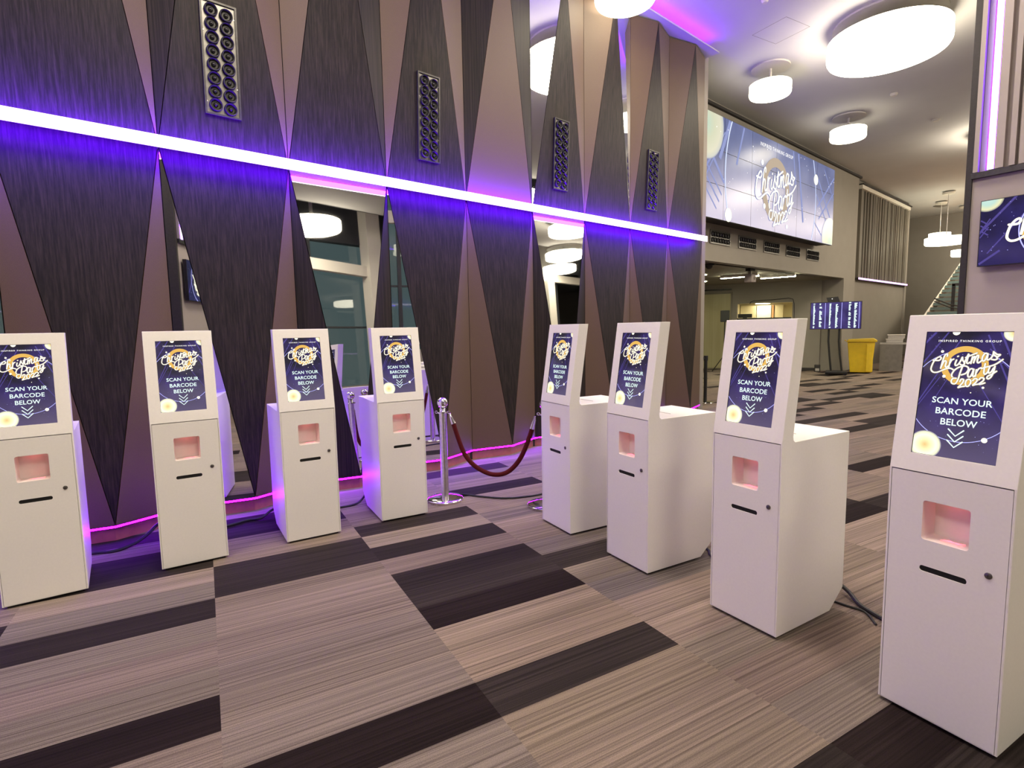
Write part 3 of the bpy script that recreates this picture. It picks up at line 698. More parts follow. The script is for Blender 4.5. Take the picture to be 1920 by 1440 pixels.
small_fit('smoke_detector', 'small smoke detector on the ceiling between the big lamp and the far small lamp', 'smoke detector', 13.865, 3.68, 6.26, .07, .05, M['lampmount'])
small_fit('smoke_detector', 'small smoke detector on the ceiling right of the far small lamp', 'smoke detector', 16.4, 3.478, 6.26, .08, .04, M['lampmount'])
small_fit('smoke_detector', 'small detector at the very top of the photo left of the big lamp', 'smoke detector', 8.435, 3.911, 6.26, .05, .05, M['lampmount'])
hp = thing('access_hatch', 'square access hatch lines in the ceiling above the wall end', 'access hatch', (9.42, 4.10, 6.218), R_(-11.8))
for a, b, c, d in ((-.3, .3, .295, .3), (-.3, .3, -.3, -.295), (-.3, -.295, -.3, .3), (.295, .3, -.3, .3)): MB().box(a, b, c, d, -.002, .0).build('hatch_edge', M['wallgrey'], hp)

# ------------------------------------------------------------------ bulkhead with video wall
YB = 6.25
struct(MB().box(9.05, 20.4, YB, YB+.3, 2.94, 6.26).build('wall_right_bulkhead', M['wallcream']))
struct(MB().box(9.05, 20.5, YB-.06, YB, 6.14, 6.20).build('shadow_gap_strip', M['backing']))  # dark strip standing in for the shadow gap below the ceiling
vw = thing('video_wall', 'large blue video wall of joined screens above the opening, Christmas party artwork', 'video wall', (13.32, 5.82, 3.69))
YF = 5.80; X0 = 9.69; PW, PH = 1.21, .675; ZV = 3.69
MB().box(-3.6, 3.6, .06, .38, .03, 1.97).build('rear_frame', M['backing'], vw)
for i in range(6):
    for j in range(3):
        b = MB(); xa = X0+i*PW-13.32+.002; za = j*PH+.002
        b.box(xa, xa+PW-.004, YF-5.82, .06, za, za+PH-.004, 0)
        b.add([(xa+.003, YF-5.82-.0005, za+.003), (xa+PW-.007, YF-5.82-.0005, za+.003), (xa+PW-.007, YF-5.82-.0005, za+PH-.007), (xa+.003, YF-5.82-.0005, za+PH-.007)], [(0, 1, 2, 3)], 1)
        b.build('screen_panel', [M['black'], M['wallart']], vw)
VR = (X0-13.32+.01, .01, X0-13.32+6*PW-.01, 3*PH-.01)
def VP(off): return lambda x, y: (x, YF-5.82-off, y)
pb = []
for (xa, ya, xb, yb, wd) in ((-3.4, 1.7, -2.4, .75, .07), (-3.6, 1.45, -2.5, .5, .035), (-3.6, 1.2, -2.6, .35, .035), (-3.6, .95, -2.7, .2, .03), (-3.5, .6, -2.5, 1.6, .05), (-3.2, .7, -2.4, 1.75, .03), (-2.2, 2.0, -2.6, 1.2, .10),
        (1.2, 2.0, 1.6, .4, .08), (.9, 2., 1.1, 1.2, .05), (2.5, 1.6, 3.6, .5, .05), (2.4, 1.2, 3.6, .2, .04), (2.5, .9, 3.6, 1.8, .05), (2.6, .6, 3.6, 1.4, .04), (2.9, 1.9, 3.6, 1.2, .03), (2.3, .5, 3.2, 0, .03), (-1.6, 2, -1.9, 1.2, .06)):
    pb += ribbon([(xa, ya), (xb, yb)], wd, False)
flat_obj('light_beams', clip_all(pb, VR), M['beampale'], vw, VP(.003))
flat_obj('thin_ring', clip_all(ribbon(arc(0, .97, 2.37, 0, 2*PI, 160), .035, False), VR), M['ringpale'], vw, VP(.004))
flat_obj('gold_ring', clip_all(ribbon(arc(0, .95, .617, 0, 2*PI, 80), .205, False), VR), M['goldpale'], vw, VP(.006))
lp = []; hl = []
for s_ in LOGO:
    q = [((x-131)/100., .95-(y-124)/100.) for x, y in s_]; lp += ribbon(q, .040); hl += ribbon(q, .058)
flat_obj('title_halo', clip_all(hl, VR), M['beampale'], vw, VP(.008))
flat_obj('title_lettering', clip_all(lp, VR), M['txtcream'], vw, VP(.010))
flat_obj('heading_lettering', fit_text(text_polys('INSPIRED THINKING GROUP', 1, 1.35, .01), -.85, .87, 1.80, 1.88), M['txtwhite'], vw, VP(.009))
dd = [circle((57.7-131)/100., .95-(73.7-124)/100., .06, 16), circle((72.8-131)/100., .95-.427, .06, 16), circle(.64, .19, .05, 14)]
for bx, bz, br in ((-2.22, .13, .14), (2.33, 1.56, .13)): flat_obj('ring_bead', [circle(bx, bz, br, 24)], M['txtcream'], vw, VP(.0085))
for k in range(50): dd.append(circle(rnd.uniform(-3.6, 3.6), rnd.uniform(.05, 1.95), rnd.uniform(.006, .016), 6))
flat_obj('star_dots', clip_all(dd, VR), M['txtwhite'], vw, VP(.008))
for (ox, oy, orr, nm) in ((-3.15, 1.78, .68, 'orbpale'), (3.42, .16, .56, 'orbpale')):
    pc = clip(circle(ox, oy, orr, 60), *VR)
    flat_obj('glowing_orb', [pc], M[nm], vw, VP(.007), [[((p[0]-ox)/orr/2+.5, (p[1]-oy)/orr/2+.5) for p in pc]])
# five small nozzle vents below the video wall
vb = None
for k, (x, lab) in enumerate(((11.62, 'small nozzle vent under the video wall, leftmost of the five'), (12.90, 'small nozzle vent under the video wall, second from the left with a bright rim'), (14.19, 'small nozzle vent under the video wall, middle of the five'),
                              (15.48, 'small nozzle vent under the video wall, fourth from the left'), (16.82, 'small nozzle vent under the video wall, rightmost of the five'))):
    if vb is None:
        vb = thing('bulkhead_vent', lab, 'air vent', (x, YB, 3.46), 0, 'small nozzle vents under the video wall')
        MB().box(-.42, .42, -.012, .0, -.13, .13).build('plate', M['grillmetal'], vb)
        fr = MB()
        for a, b, c, d in ((-.435, .435, .125, .145), (-.435, .435, -.145, -.125), (-.435, -.415, -.125, .125), (.415, .435, -.125, .125)): fr.box(a, b, -.022, 0, c, d)
        fr.build('rim', M['grillmetal'], vb)
        fn = None
        for r in range(2):
            for q in range(7):
                p = (-.345+q*.115, -.014, .060-r*.12)
                if fn is None: fn = MB().lathe([(.052, .0), (.053, -.018), (.049, -.024), (.042, -.006), (0, -.004)], seg=14, axis='y').build('nozzle', M['black'], vb, True); o = fn
                else: o = fn.copy(); C.objects.link(o); o.parent = vb
                o.location = p
    else: dup(vb, (x, YB, 3.46), 0, lab)

# ------------------------------------------------------------------ lobby behind the opening
struct(MB().box(9.0, 9.2, Y0+.05, 11.2, 0, 6.2).build('wall_left_lobby', M['wallcream']))
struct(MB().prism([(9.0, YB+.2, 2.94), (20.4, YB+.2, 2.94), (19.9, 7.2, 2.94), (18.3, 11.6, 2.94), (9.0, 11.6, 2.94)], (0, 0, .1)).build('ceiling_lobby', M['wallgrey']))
W0 = Vector((18.1, 10.4, 0)); dw = Vector((.3243, -.9459, 0)); nb = Vector((.9459, .3243, 0))   # along the wall, and into the wall
def WP(s, z, d=0): p = W0+dw*s+nb*d; return (p.x, p.y, z)
def wall_panel(mb, s0, s1, z0, z1, d0, d1, mi=0): mb.prism([WP(s0, z0, d0), WP(s1, z0, d0), WP(s1, z1, d0), WP(s0, z1, d0)], nb*(d1-d0), mi)
wl = MB(); wall_panel(wl, -1.2, 1.21, 0, 2.94, 0, .2); wall_panel(wl, 2.92, 3.75, 0, 2.94, 0, .2); wall_panel(wl, 1.21, 2.92, 2.26, 2.94, 0, .2); wall_panel(wl, 1.21, 2.92, 0, 1.10, 0, .2)
struct(wl.build('wall_lobby_far', M['wallcream']))
struct(MB().box(9.0, 19.2, 11.3, 11.5, 0, 2.94).build('wall_lobby_north', M['wallcream']))
hb = MB(); wall_panel(hb, 1.1, 3.0, 1.0, 2.5, .95, 1.0); wall_panel(hb, 1.16, 1.21, 1.1, 2.26, .2, .95); wall_panel(hb, 2.92, 2.97, 1.1, 2.26, .2, .95); wall_panel(hb, 1.1, 3.0, 2.26, 2.30, .2, .95); wall_panel(hb, 1.1, 3.0, 1.05, 1.10, .2, .95)
struct(hb.build('wall_hatch_recess', M['hatchlit']))
MBd = MB(); wall_panel(MBd, -.9, 1.0, .02, 2.62, -.03, 0); d1 = struct(MBd.build('door_1', M['doorwood']))
m_ = MB(); wall_panel(m_, -.95, 1.04, 2.62, 2.68, -.045, 0, 0); wall_panel(m_, 1.0, 1.05, 0, 2.68, -.045, 0, 0); m_.build('door_frame', M['wallgrey'], d1)
m_ = MB(); wall_panel(m_, -.95, 1.02, 2.74, 2.79, -.05, 0); struct(m_.build('trim_4', M['darkmetal']))
m_ = MB(); wall_panel(m_, 1.05, 3.75, 0, .09, -.02, 0); struct(m_.build('baseboard_lobby', M['darkmetal']))
hl = thing('hatch_lamp', 'bright lamp inside the serving hatch in the lobby wall', 'lamp', WP(1.98, 2.256, .42))
MB().box(-.2, .2, -.16, .16, -.012, 0).build('lamp_panel', M['hatchlight'], hl)
cb = thing('wall_cupboard', 'cream cupboards inside the bright serving hatch', 'cupboard', WP(2.0, 1.1, .95))
def local_panel(parent, name, mat, s0, s1, z0, z1, d0, d1):
    mb = MB(); wall_panel(mb, s0, s1, z0, z1, d0, d1); o = Vector(parent.location); mb.v = [tuple(Vector(v)-o) for v in mb.v]; return mb.build(name, mat, parent)
local_panel(cb, 'carcass', M['hatchlit'], 1.24, 1.74, 1.12, 2.20, .60, .94); local_panel(cb, 'door', M['whitepaint'], 1.76, 2.22, 1.12, 2.20, .75, .94)
local_panel(cb, 'door', M['hatchlit'], 2.34, 2.60, 1.12, 2.20, .75, .94); local_panel(cb, 'upright', M['orangewood'], 2.24, 2.30, 1.12, 2.20, .78, .94)
ctr = thing('serving_counter', 'dark counter along the sill of the serving hatch', 'counter', WP(2.05, 1.10, .1))
local_panel(ctr, 'worktop', M['darkmetal'], 1.23, 2.90, 1.702, 1.762, -.12, .19); local_panel(ctr, 'front_board', M['wallgrey'], 1.23, 2.90, 1.102, 1.700, .02, .18)
mo = thing('till_monitor', 'dark monitor standing on the serving hatch counter', 'monitor', WP(1.46, 1.762, .03)); local_panel(mo, 'screen', M['black'], 1.24, 1.69, 1.775, 1.905, .02, .06); local_panel(mo, 'foot', M['black'], 1.40, 1.53, 1.763, 1.776, .0, .10)
pts = [WP(1.62, 2.24, -.03), WP(1.64, 2.30, -.04), WP(1.72, 2.335, -.04), WP(2.3, 2.355, -.04), WP(2.80, 2.39, -.04), WP(2.93, 2.35, -.04), WP(2.97, 2.2, -.04), WP(2.98, 1.9, -.03), WP(2.98, 1.3, -.03), WP(2.98, .1, -.03)]
tag(MB().tube(pts, .011, 6).build('wall_cable', M['rubber'], None, True), 'thin dark cable looped round the serving hatch opening', 'cable')
# lobby ceiling fittings
def linear(a, b, label):
    a, b = Vector(a), Vector(b); d = (b-a).normalized(); n = Vector((-d.y, d.x, 0))*.05
    t = thing('linear_light', label, 'linear light', (a+b)/2); o = Vector(t.location)
    MB().prism([a-n-o, b-n-o, b+n-o, a+n-o], (0, 0, .04)).build('diffuser', M['linelight'], t)
    MB().prism([a-n*1.3-o+Vector((0, 0, .01)), b-n*1.3-o+Vector((0, 0, .01)), b+n*1.3-o+Vector((0, 0, .01)), a+n*1.3-o+Vector((0, 0, .01))], (0, 0, .068)).build('housing', M['whitepaint'], t)
linear((15.02, 8.015, 2.862), (15.17, 7.008, 2.862), 'slim linear light on the lobby ceiling, left of the pair'); linear((16.142, 7.377, 2.862), (16.26, 6.47, 2.862), 'slim linear light on the lobby ceiling, right of the pair')
for x, y, lab in ((14.02, 8.03, 'round downlight in the lobby ceiling beside the wall end, upper one'), (16.21, 9.26, 'round downlight in the lobby ceiling beside the wall end, lower one')):
    t = thing('downlight', lab, 'downlight', (x, y, 2.935)); MB().lathe([(0, -.012), (.12, -.012), (.12, 0), (0, 0)], seg=24).build('lens', M['linelight'], t, True); MB().lathe([(.122, -.016), (.16, -.012), (.16, 0), (.122, 0)], seg=24).build('trim_ring', M['whitepaint'], t, True)
t = thing('dome_camera', 'black dome camera on the lobby ceiling near the wall end', 'camera', (11.85, 6.62, 2.94)); MB().lathe([(0, 0), (.11, 0), (.11, -.03), (0, -.03)], seg=24).build('mount', M['darkmetal'], t, True)
MB().lathe([(.085*math.cos(R_(a)), -.03-.085*math.sin(R_(a))) for a in range(0, 91, 10)], seg=24).build('dome', M['black'], t, True)
t = thing('ceiling_projector', 'small ceiling projector with bracket at the edge of the opening', 'projector', (13.75, 6.56, 2.94)); MB().box(-.13, .13, -.06, .06, -.06, 0).build('bracket', M['black'], t)
MB().box(-.03, .03, -.03, .03, -.14, -.06).build('arm', M['steel'], t); MB().box(-.12, .12, -.10, .10, -.34, -.14).build('body', M['wallmauve'], t, bevel=.02); MB().lathe([(0, -.115), (.045, -.115), (.045, -.10)], 0, -.24, 16, 0, 'y').build('lens', M['chrome'], t, True)

# ------------------------------------------------------------------ column, slat wall, far walls
struct(MB().box(19.4, 20.4, YB, 7.0, 0, 2.94).build('wall_column', M['wallcream']))
struct(MB().box(20.4, 27.0, 6.5, 6.7, 0, 6.26).build('wall_right_far', M['wallgrey']))
struct(MB().box(26.98, 27.2, 6.45, 9.0, 0, 6.26).build('wall_end_return', M['wallcream']))
struct(MB().box(31.0, 31.2, -16, 9.2, 0, 6.26).build('wall_far', M['wallcream']))
struct(MB().box(27, 31.2, 9.0, 9.2, 0, 6.26).build('wall_far_corner', M['wallcream']))
sl = thing('slat_cladding', 'tall panel of grey vertical slats high on the far wall', 'wall cladding', (24.2, 6.5, 3.06)); x = -3.0
MB().box(-3.0, 2.75, -.03, 0, .0, 2.90).build('backing_board', M['slatwood'], sl)
bars = MB()
while x < 2.72:
    wd = rnd.uniform(.05, .11); bars.box(x, x+wd, -.03-rnd.uniform(.03, .07), -.03, 0, 2.90); x += wd+rnd.uniform(.05, .10)
bars.build('slats', M['slatwood'], sl)
MB().box(-3.0, 2.78, -.12, 0, 2.92, 3.04).build('header_rail', M['whitepaint'], sl)
MB().box(-3.0, 2.85, -.15, -.0, 3.045, 3.085).build('top_trim', M['backing'], sl)
fs_ = thing('far_light_strip', 'pale violet light strip under the grey slat cladding on the far wall', 'light strip', (24.2, 6.42, 3.0)); MB().box(-3.0, 2.8, -.06, -.03, -.0, .055).build('diffuser', M['violetfar'], fs_); MB().box(-3.0, 2.8, -.03, .08, -.02, .055).build('housing', M['darkmetal'], fs_)

# ------------------------------------------------------------------ things by the far column
def facing(b): v = Vector((-b[0], -b[1])); return math.atan2(v.y, v.x)+PI/2     # local -y looks at the open room
tv = thing('display_cart', 'black wheeled stand carrying a screen with sideways white text columns', 'display stand', (18.046, 6.0, 0), facing((18.046, 6.0)))
scr = MB().box(-.66, .66, -.05, .01, 1.36, 2.165).build('screen', M['black'], tv)
flat_obj('picture', [[(-.645, 1.375), (.645, 1.375), (.645, 2.15), (-.645, 2.15)]], M['cartart'], scr, lambda x, y: (x, -.0515, y))
cols = []
for x0, wd, jag in ((-.58, .05, .7), (-.42, .06, .9), (-.16, .05, .6), (.0, .06, .9), (.33, .06, .7), (.47, .06, .9)):
    zz = 1.40
    while zz < 2.12:
        hgt = rnd.uniform(.012, .035)
        if rnd.random() < .85:
            e_ = wd*rnd.uniform(.2, jag); cols.append([(x0, zz), (x0+.02+e_, zz), (x0+.02+e_, zz+hgt), (x0, zz+hgt)])
        zz += hgt+.006
flat_obj('screen_text_pattern', cols, M['txtmint'], scr, lambda x, y: (x, -.054, y))
flat_obj('column_rules', [[(a, 1.38), (a+.012, 1.38), (a+.012, 2.14), (a, 2.14)] for a in (-.27, .15, .59)], M['ring'], scr, lambda x, y: (x, -.053, y))
for sx in (-1, 1):
    MB().tube([(sx*.135-.02, .03, 1.75), (sx*.135-.02, .03, 1.0), (sx*.135+.02, .02, .6), (sx*.14+.08, .02, .12)], .028, 10).build('upright', M['black'], tv, True)
MB().box(-.20, .36, -.30, .20, .05, .12).build('base_plate', M['black'], tv, bevel=.015)
for sx, sy in ((-.16, -.24), (.30, -.24), (-.16, .15), (.30, .15)): MB().lathe([(0, -.018), (.05, -.018), (.05, .018), (0, .018)], sx, .05, 16, 0, 'y').build('wheel', M['rubber'], tv, True, loc=(0, sy, 0))
cm = thing('web_camera', 'small black camera unit perched on top of the cart screen', 'camera', (18.046, 6.0, 2.167), facing((18.046, 6.0)))
MB().prism([(-.25, -.03, .13), (.05, -.03, .15), (.10, -.03, .0), (-.21, -.03, .0)], (0, .05, 0)).build('body', M['black'], cm); MB().lathe([(0, -.034), (.014, -.034), (.014, -.03)], -.1, .09, 10, 0, 'y').build('lens', M['txtwhite'], cm, True)
bn = thing('wheelie_bin', 'yellow wheelie bin standing beside the far column', 'bin', (19.15, 5.60, 0), facing((19.15, 5.60)))
bb = MB(); lo = [(-.28, -.26, .03), (.27, -.26, .03), (.27, .28, .03), (-.28, .28, .03)]; hi = [(-.37, -.32, .95), (.34, -.32, .95), (.34, .34, .95), (-.37, .34, .95)]
bb.add(lo+hi, [(0,3,2,1),(4,5,6,7),(0,1,5,4),(1,2,6,5),(2,3,7,6),(3,0,4,7)]).build('body', M['yellow'], bn, bevel=.02)
MB().box(.12, .30, -.34, -.26, .05, .90).build('side_rib', M['yellow'], bn, bevel=.02)
MB().prism([(-.41, -.36, .955), (.38, -.36, .955), (.40, -.36, 1.0), (.30, -.36, 1.06), (-.36, -.36, 1.03)], (0, .74, 0)).build('lid', M['yellow'], bn, bevel=.015)
MB().tube([(-.43, .30, 1.0), (-.43, -.25, 1.0)], .02, 8).build('handle', M['yellow'], bn, True)
for sx in (-.2, .2): MB().lathe([(0, -.02), (.09, -.02), (.09, .02), (0, .02)], sx, .09, 16, 0, 'y').build('wheel', M['rubber'], bn, True, loc=(0, .33, 0))
fb = thing('floor_box', 'small dark box on the floor against the far column', 'box', (18.9, 6.75, 0), facing((18.9, 6.75))); MB().box(-.085, .085, -.1, .1, 0, .225).build('body', M['darkmetal'], fb, bevel=.01); MB().box(-.055, .055, -.104, -.099, .03, .11).build('label_plate', M['clear'], fb)
tb = thing('covered_table', 'grey cloth-covered table by the far wall with clear tubs on it', 'table', (20.726, 5.209, 0), facing((20.726, 5.209)))
MB().box(-.32, .60, -.35, .35, .84, .875).build('tabletop', M['clear'], tb); 
cl = MB(); nn = 26; ring_ = []
for k in range(nn): 
    a = k/nn; s_ = .33
    ring_.append((-.31+.59*a, -.34+.012*math.sin(k*1.9), 0))
cl.prism([(-.31, -.345, .0), (.28, -.345, .0), (.28, -.345, .838), (-.31, -.345, .838)], (0, .69, 0)).build('cloth', M['greycloth'], tb)
MB().box(.54, .58, -.30, -.26, 0, .84).build('leg', M['steel'], tb); MB().box(.54, .58, .26, .30, 0, .84).build('leg', M['steel'], tb)
for k, (x, zz, lab) in enumerate(((.06, .877, 'clear plastic tub on the covered table, lower of two'), (.10, 1.012, 'clear plastic tub on the covered table, stacked on top'))):
    p = Vector((20.726, 5.209, 0)); a = facing((20.726, 5.209)); q = thing('plastic_tub', lab, 'tub', p+Vector((x*math.cos(a), x*math.sin(a), zz)), a)
    MB().box(-.22, .22, -.18, .18, 0, .11).build('body', M['clear'], q, bevel=.015); MB().box(-.235, .235, -.195, .195, .11, .13).build('lid', M['whitepaint'], q, bevel=.006)
p = Vector((20.726, 5.209, 0)); a = facing((20.726, 5.209)); q = thing('black_bag', 'black bag at the right end of the covered table', 'bag', p+Vector((.49*math.cos(a), .49*math.sin(a), .877)), a)
MB().lathe([(0, 0), (.08, 0), (.10, .10), (.08, .24), (.05, .32), (0, .33)], seg=14).build('body', M['rubber'], q, True); MB().tube([(-.07, 0, .27), (-.05, 0, .38), (.05, 0, .38), (.07, 0, .27)], .012, 6).build('handle', M['rubber'], q, True)
sp = thing('speaker_stand', 'black tripod stand in front of the lobby doors', 'speaker stand', (17.022, 8.868, 0), facing((17., 8.87)))
MB().tube([(-.05, 0, .5), (-.05, 0, 1.64)], .018, 8).build('pole', M['black'], sp, True)
for a in (30, 150, 270): MB().tube([(-.05, 0, .55), (-.05+.42*math.cos(R_(a)), .42*math.sin(R_(a)), .012)], .014, 6).build('leg', M['black'], sp, True)
s2 = thing('loudspeaker', 'black loudspeaker on the tripod in front of the lobby doors', 'loudspeaker', (17.022, 8.868, 1.642), facing((17., 8.87)))
MB().box(-.185, .09, -.14, .14, 0, .37).build('cabinet', M['black'], s2, bevel=.015); MB().box(-.165, .07, -.147, -.139, .02, .35).build('grille', M['rubber'], s2)

# ------------------------------------------------------------------ stairs and pendants at the far right
st = thing('staircase', 'open staircase with orange timber treads at the far right', 'staircase', (19.6, 4.2, 0))
MB().box(1.9, 2.5, -3.0, .82, 0, .85).build('landing', M['wallgrey'], st)
for k in range(5, 24):
    xx = .4+k*.40; zz = .17*(k+1); b = MB(); b.box(xx, xx+.43, -3.0, .82, zz-.05, zz); b.build('tread', M['orangewood'], st)
    MB().box(xx-.012, xx, -3.0, .82, zz-.05-.055, zz-.002).build('riser', M['tealglass'], st)
MB().prism([(2.3, .83, .98), (10.0, .83, 4.12), (10.0, .83, 3.82), (2.3, .83, .60)], (0, .05, 0)).build('stringer', M['whitepaint'], st)
MB().prism([(2.3, -3.05, .98), (10.0, -3.05, 4.12), (10.0, -3.05, 3.82), (2.3, -3.05, .60)], (0, .05, 0)).build('stringer', M['whitepaint'], st)
MB().box(4.5, 4.59, .10, .19, 1.86, 2.80).build('newel_post', M['black'], st)
MB().box(4.5, 4.56, -2.5, .19, 2.74, 2.83).build('top_rail', M['darkmetal'], st)
for dz in (0, -.10): MB().tube([(4.5, .66, 2.34+dz), (4.5, .19, 2.10+dz), (4.5, -.5, 1.94+dz)], .022, 8).build('handrail', M['black'], st, True)
def pendant(x, y, r, h, zb, label):
    t = thing('pendant_lamp', label, 'pendant lamp', (x, y, zb))
    MB().lathe([(0, 0), (r-.03, 0), (r, .04), (r, h), (0, h)], seg=40).build('drum_shade', M['lampfar'], t, True)
    MB().tube([(0, 0, h), (0, 0, 6.19-zb)], .012, 6).build('cord', M['steel'], t, True)
    MB().lathe([(0, 6.215-zb), (.2, 6.215-zb), (.17, 6.15-zb), (0, 6.15-zb)], seg=20).build('ceiling_rose', M['lampmount'], t, True)
pendant(25.7, 4.94, .65, .24, 4.36, 'drum pendant lamp hanging on a long cord at the far right, nearest of the group')
pendant(27.6, 5.52, .36, .24, 4.78, 'small drum pendant lamp just above and behind the nearest pendant')
pendant(29.4, 5.1, .36, .26, 4.2, 'small drum pendant lamp hanging lowest, beside the dark pier edge')
small_fit('ceiling_speaker', 'round dark speaker disc on the ceiling near the far pendants', 'ceiling speaker', 28.5, 5.72, 6.26, .25, .05, M['steel'])

# ------------------------------------------------------------------ right-hand pier with fins, strip and screen
def make_pier(PR, dd_, nf, SG, LB):
    def PB(mb, s0, s1, d0, d1, z0, z1, mi=0):
        def q(s, d): v = PR+dd_*s+nf*d; return (v.x, v.y, z0)
        mb.prism([q(s0, d0), q(s1, d0), q(s1, d1), q(s0, d1)], (0, 0, z1-z0), mi); return mb
    pier = struct(PB(MB(), -1.75, -.03, -.35, 0, 0, 6.26).build(LB[3], M['wallmauve']))
    struct(PB(MB(), -.032, .022, -.36, .02, 0, 6.26).build(LB[4], M['backing']))
    struct(PB(MB(), -1.75, -.03, 0, .05, 2.985, 3.04).build(LB[5], M['darkmetal']))
    fins = thing('fin_cladding', LB[0], 'wall cladding', PR+dd_*-.8+Vector((0, 0, 3.045)))
    def PL(parent, name, mat, s0, s1, d0, d1, z0, z1):
        mb = PB(MB(), s0, s1, d0, d1, z0, z1); o = Vector(parent.location); mb.v = [tuple(Vector(v)-o) for v in mb.v]; return mb.build(name, mat, parent)
    for s0, s1, d in ((-.085, -.045, .05), (-.135, -.09, .012), (-.285, -.215, .05), (-.375, -.33, .06), (-.47, -.40, .05), (-.58, -.50, .07), (-.68, -.61, .05), (-.79, -.71, .07), (-.90, -.82, .05), (-1.0, -.93, .07), (-1.12, -1.03, .05), (-1.25, -1.15, .07), (-1.4, -1.28, .05), (-1.55, -1.43, .07), (-1.72, -1.58, .05)):
        PL(fins, 'fin', M['wallmauve'], s0, s1, .001, d, 3.045, 6.21)
    vs_ = thing('vertical_light_strip', LB[1], 'light strip', PR+dd_*-.18+Vector((0, 0, 3.045)))
    PL(vs_, 'front_diffuser', M['stripface'], -.205, -.155, .030, .036, 3.05, 6.2)
    PL(vs_, 'housing', M['whitepaint'], -.203, -.157, .001, .029, 3.05, 6.2)
    PL(vs_, 'side_led_row', M['violetside'], -.156, -.152, .008, .024, 3.06, 6.19); PL(vs_, 'side_led_row', M['violetside'], -.208, -.204, .008, .024, 3.06, 6.19)
    pt = thing('wall_screen', LB[2], 'screen', PR+dd_*-.718+nf*.05+Vector((0, 0, 2.418)))
    body = PL(pt, 'housing', M['black'], -1.293, -.143, .03, .085, 2.095, 2.742); PL(pt, 'wall_bracket', M['darkmetal'], -.9, -.5, .001, .03, 2.25, 2.6)
    def TP(off):
        o = Vector(pt.location)
        def f(x, y): v = PR+dd_*(-.718-x*SG)+nf*(.085+off)+Vector((0, 0, 2.4185+y))-o; return tuple(v)
        return f
    TR = (-.568, -.317, .568, .317)
    flat_obj('picture', [[(TR[0], TR[1]), (TR[2], TR[1]), (TR[2], TR[3]), (TR[0], TR[3])]], M['tvart'], pt, TP(.001))
    pb = []
    for (xa, ya, xb, yb, wd) in ((-.30, .32, -.62, -.05, .02), (-.1, .32, -.5, -.2, .012), (.2, .3, .55, -.2, .02), (-.56, -.30, -.40, -.18, .02), (-.565, .13, -.50, .08, .012), (-.565, .08, -.50, .03, .012), (-.565, .03, -.50, -.02, .012), (-.565, .02, -.49, .14, .010), (-.565, -.04, -.50, .06, .010)): pb += ribbon([(xa, ya), (xb, yb)], wd, False)
    flat_obj('light_beams', clip_all(pb, TR), M['beam'], pt, TP(.002))
    flat_obj('thin_ring', clip_all(ribbon(arc(.08, .0, .345, 0, 2*PI, 120), .010, False), TR), M['ring'], pt, TP(.003))
    flat_obj('gold_ring', clip_all(ribbon(arc(0, 0, .21, 0, 2*PI, 60), .07, False), TR), M['gold'], pt, TP(.004))
    lp = []
    for s_ in LOGO: lp += ribbon([((x-131)/294., -(y-124)/294.) for x, y in s_], .022)
    flat_obj('title_lettering', clip_all(lp, TR), M['txtcream'], pt, TP(.006))
    pc = clip(circle(-.515, .335, .125, 50), *TR); flat_obj('glowing_orb', [pc], M['teal_orb'], pt, TP(.005), [[((q_[0]+.515)/.25+.5, (q_[1]-.335)/.25+.5) for q_ in pc]])
    flat_obj('star_dots', [circle(rnd.uniform(-.55, .55), rnd.uniform(-.3, .3), rnd.uniform(.002, .004), 6) for k in range(70)], M['ring'], pt, TP(.0025))
pa = R_(80)
make_pier(Vector((7.38, 1.26, 0)), Vector((math.cos(pa), math.sin(pa), 0)), Vector((-math.sin(pa), math.cos(pa), 0)), 1,
          ('vertical purple-lit fins on the right-hand pier above its screen', 'vertical white and violet light strip on the right-hand pier', 'screen on the right-hand pier showing part of the party artwork', 'wall_pier_right', 'trim_5', 'trim_6'))
make_pier(Vector((-.80, .62, 0)), Vector((0, 1, 0)), Vector((1, 0, 0)), -1,
          ('vertical fins on the pier left of the camera, seen in a mirror', 'vertical light strip on the pier left of the camera', 'wall screen seen reflected in the narrow mirror left of the second kiosk', 'wall_pier_left', 'trim_7', 'trim_8'))

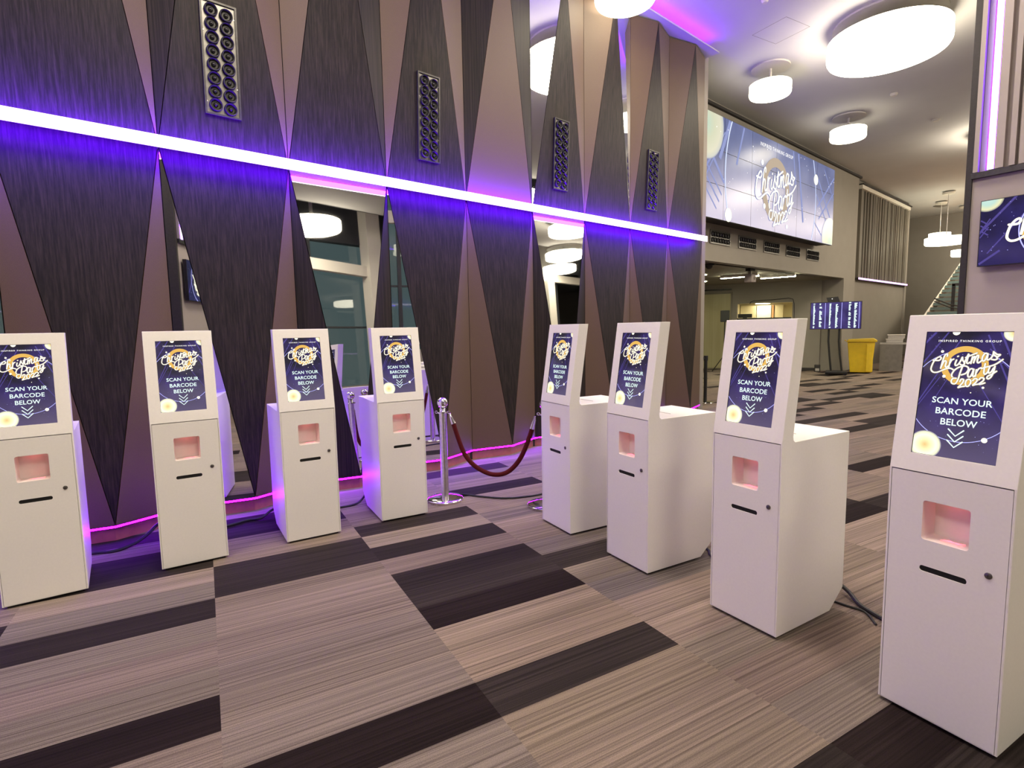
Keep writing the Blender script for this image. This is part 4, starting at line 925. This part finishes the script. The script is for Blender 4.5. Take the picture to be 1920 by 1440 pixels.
# ------------------------------------------------------------------ the window side of the hall (seen in the mirrors) and the left end
def FY(x): return -8.44-.144*(x-7.43)
fa = math.atan2(-.144, 1); fd = Vector((math.cos(fa), math.sin(fa), 0)); fn_ = Vector((-math.sin(fa), math.cos(fa), 0)); FO = Vector((7.43, -8.44, 0))
def FB(mb, s0, s1, d0, d1, z0, z1, dz=0., mi=0):
    def q(s, d, z): v = FO+fd*s+fn_*d; return (v.x, v.y, z)
    mb.add([q(s0, d0, z0), q(s1, d0, z0+dz), q(s1, d1, z0+dz), q(s0, d1, z0), q(s0, d0, z1), q(s1, d0, z1+dz), q(s1, d1, z1+dz), q(s0, d1, z1)],
           [(0,3,2,1),(4,5,6,7),(0,1,5,4),(1,2,6,5),(2,3,7,6),(3,0,4,7)], mi); return mb
struct(FB(MB(), -14.6, 24, -.3, 0, 6.07, 7.6).build('wall_window_spandrel', M['spandrel']))
struct(FB(MB(), -14.6, 24, -.3, 0, 0, .9).build('wall_window_sill', M['wallcream']))
n_ = 1
s = -14.4
while s < 23.5:
    wn = struct(FB(MB(), s+.06, s+2.34, -.14, -.13, .9, 6.07).build('window_%d' % n_, M['glasspane'])); n_ += 1
    FB(MB(), s-.06, s+.06, -.22, -.05, .9, 6.07).build('mullion', M['spandrel'], wn); FB(MB(), s+.06, s+2.34, -.20, -.07, 3.0, 3.06).build('transom', M['spandrel'], wn)
    s += 2.4
struct(FB(MB(), -1.0, 2.9, .10, .32, 5.02, 5.40, -.21).build('beam_1', M['whitepaint']))
struct(FB(MB(), 2.9, 22, .10, .32, 5.42, 5.80, 0).build('beam_2', M['whitepaint']))
struct(FB(MB(), -14, -1.0, .10, .32, 5.02, 5.40, 0).build('beam_3', M['whitepaint']))
def col(s0, name):
    struct(FB(MB(), s0, s0+.58, -.02, .5, 0, 7.55).build(name, M['whitepaint']))
col(2.05, 'column_1'); col(12.9, 'column_2'); col(-8.8, 'column_3')
struct(MB().box(-7.2, -7, line_y(-7, CY)-3.6, 5.6, 0, 7.6).build('wall_left', M['wallmauve']))
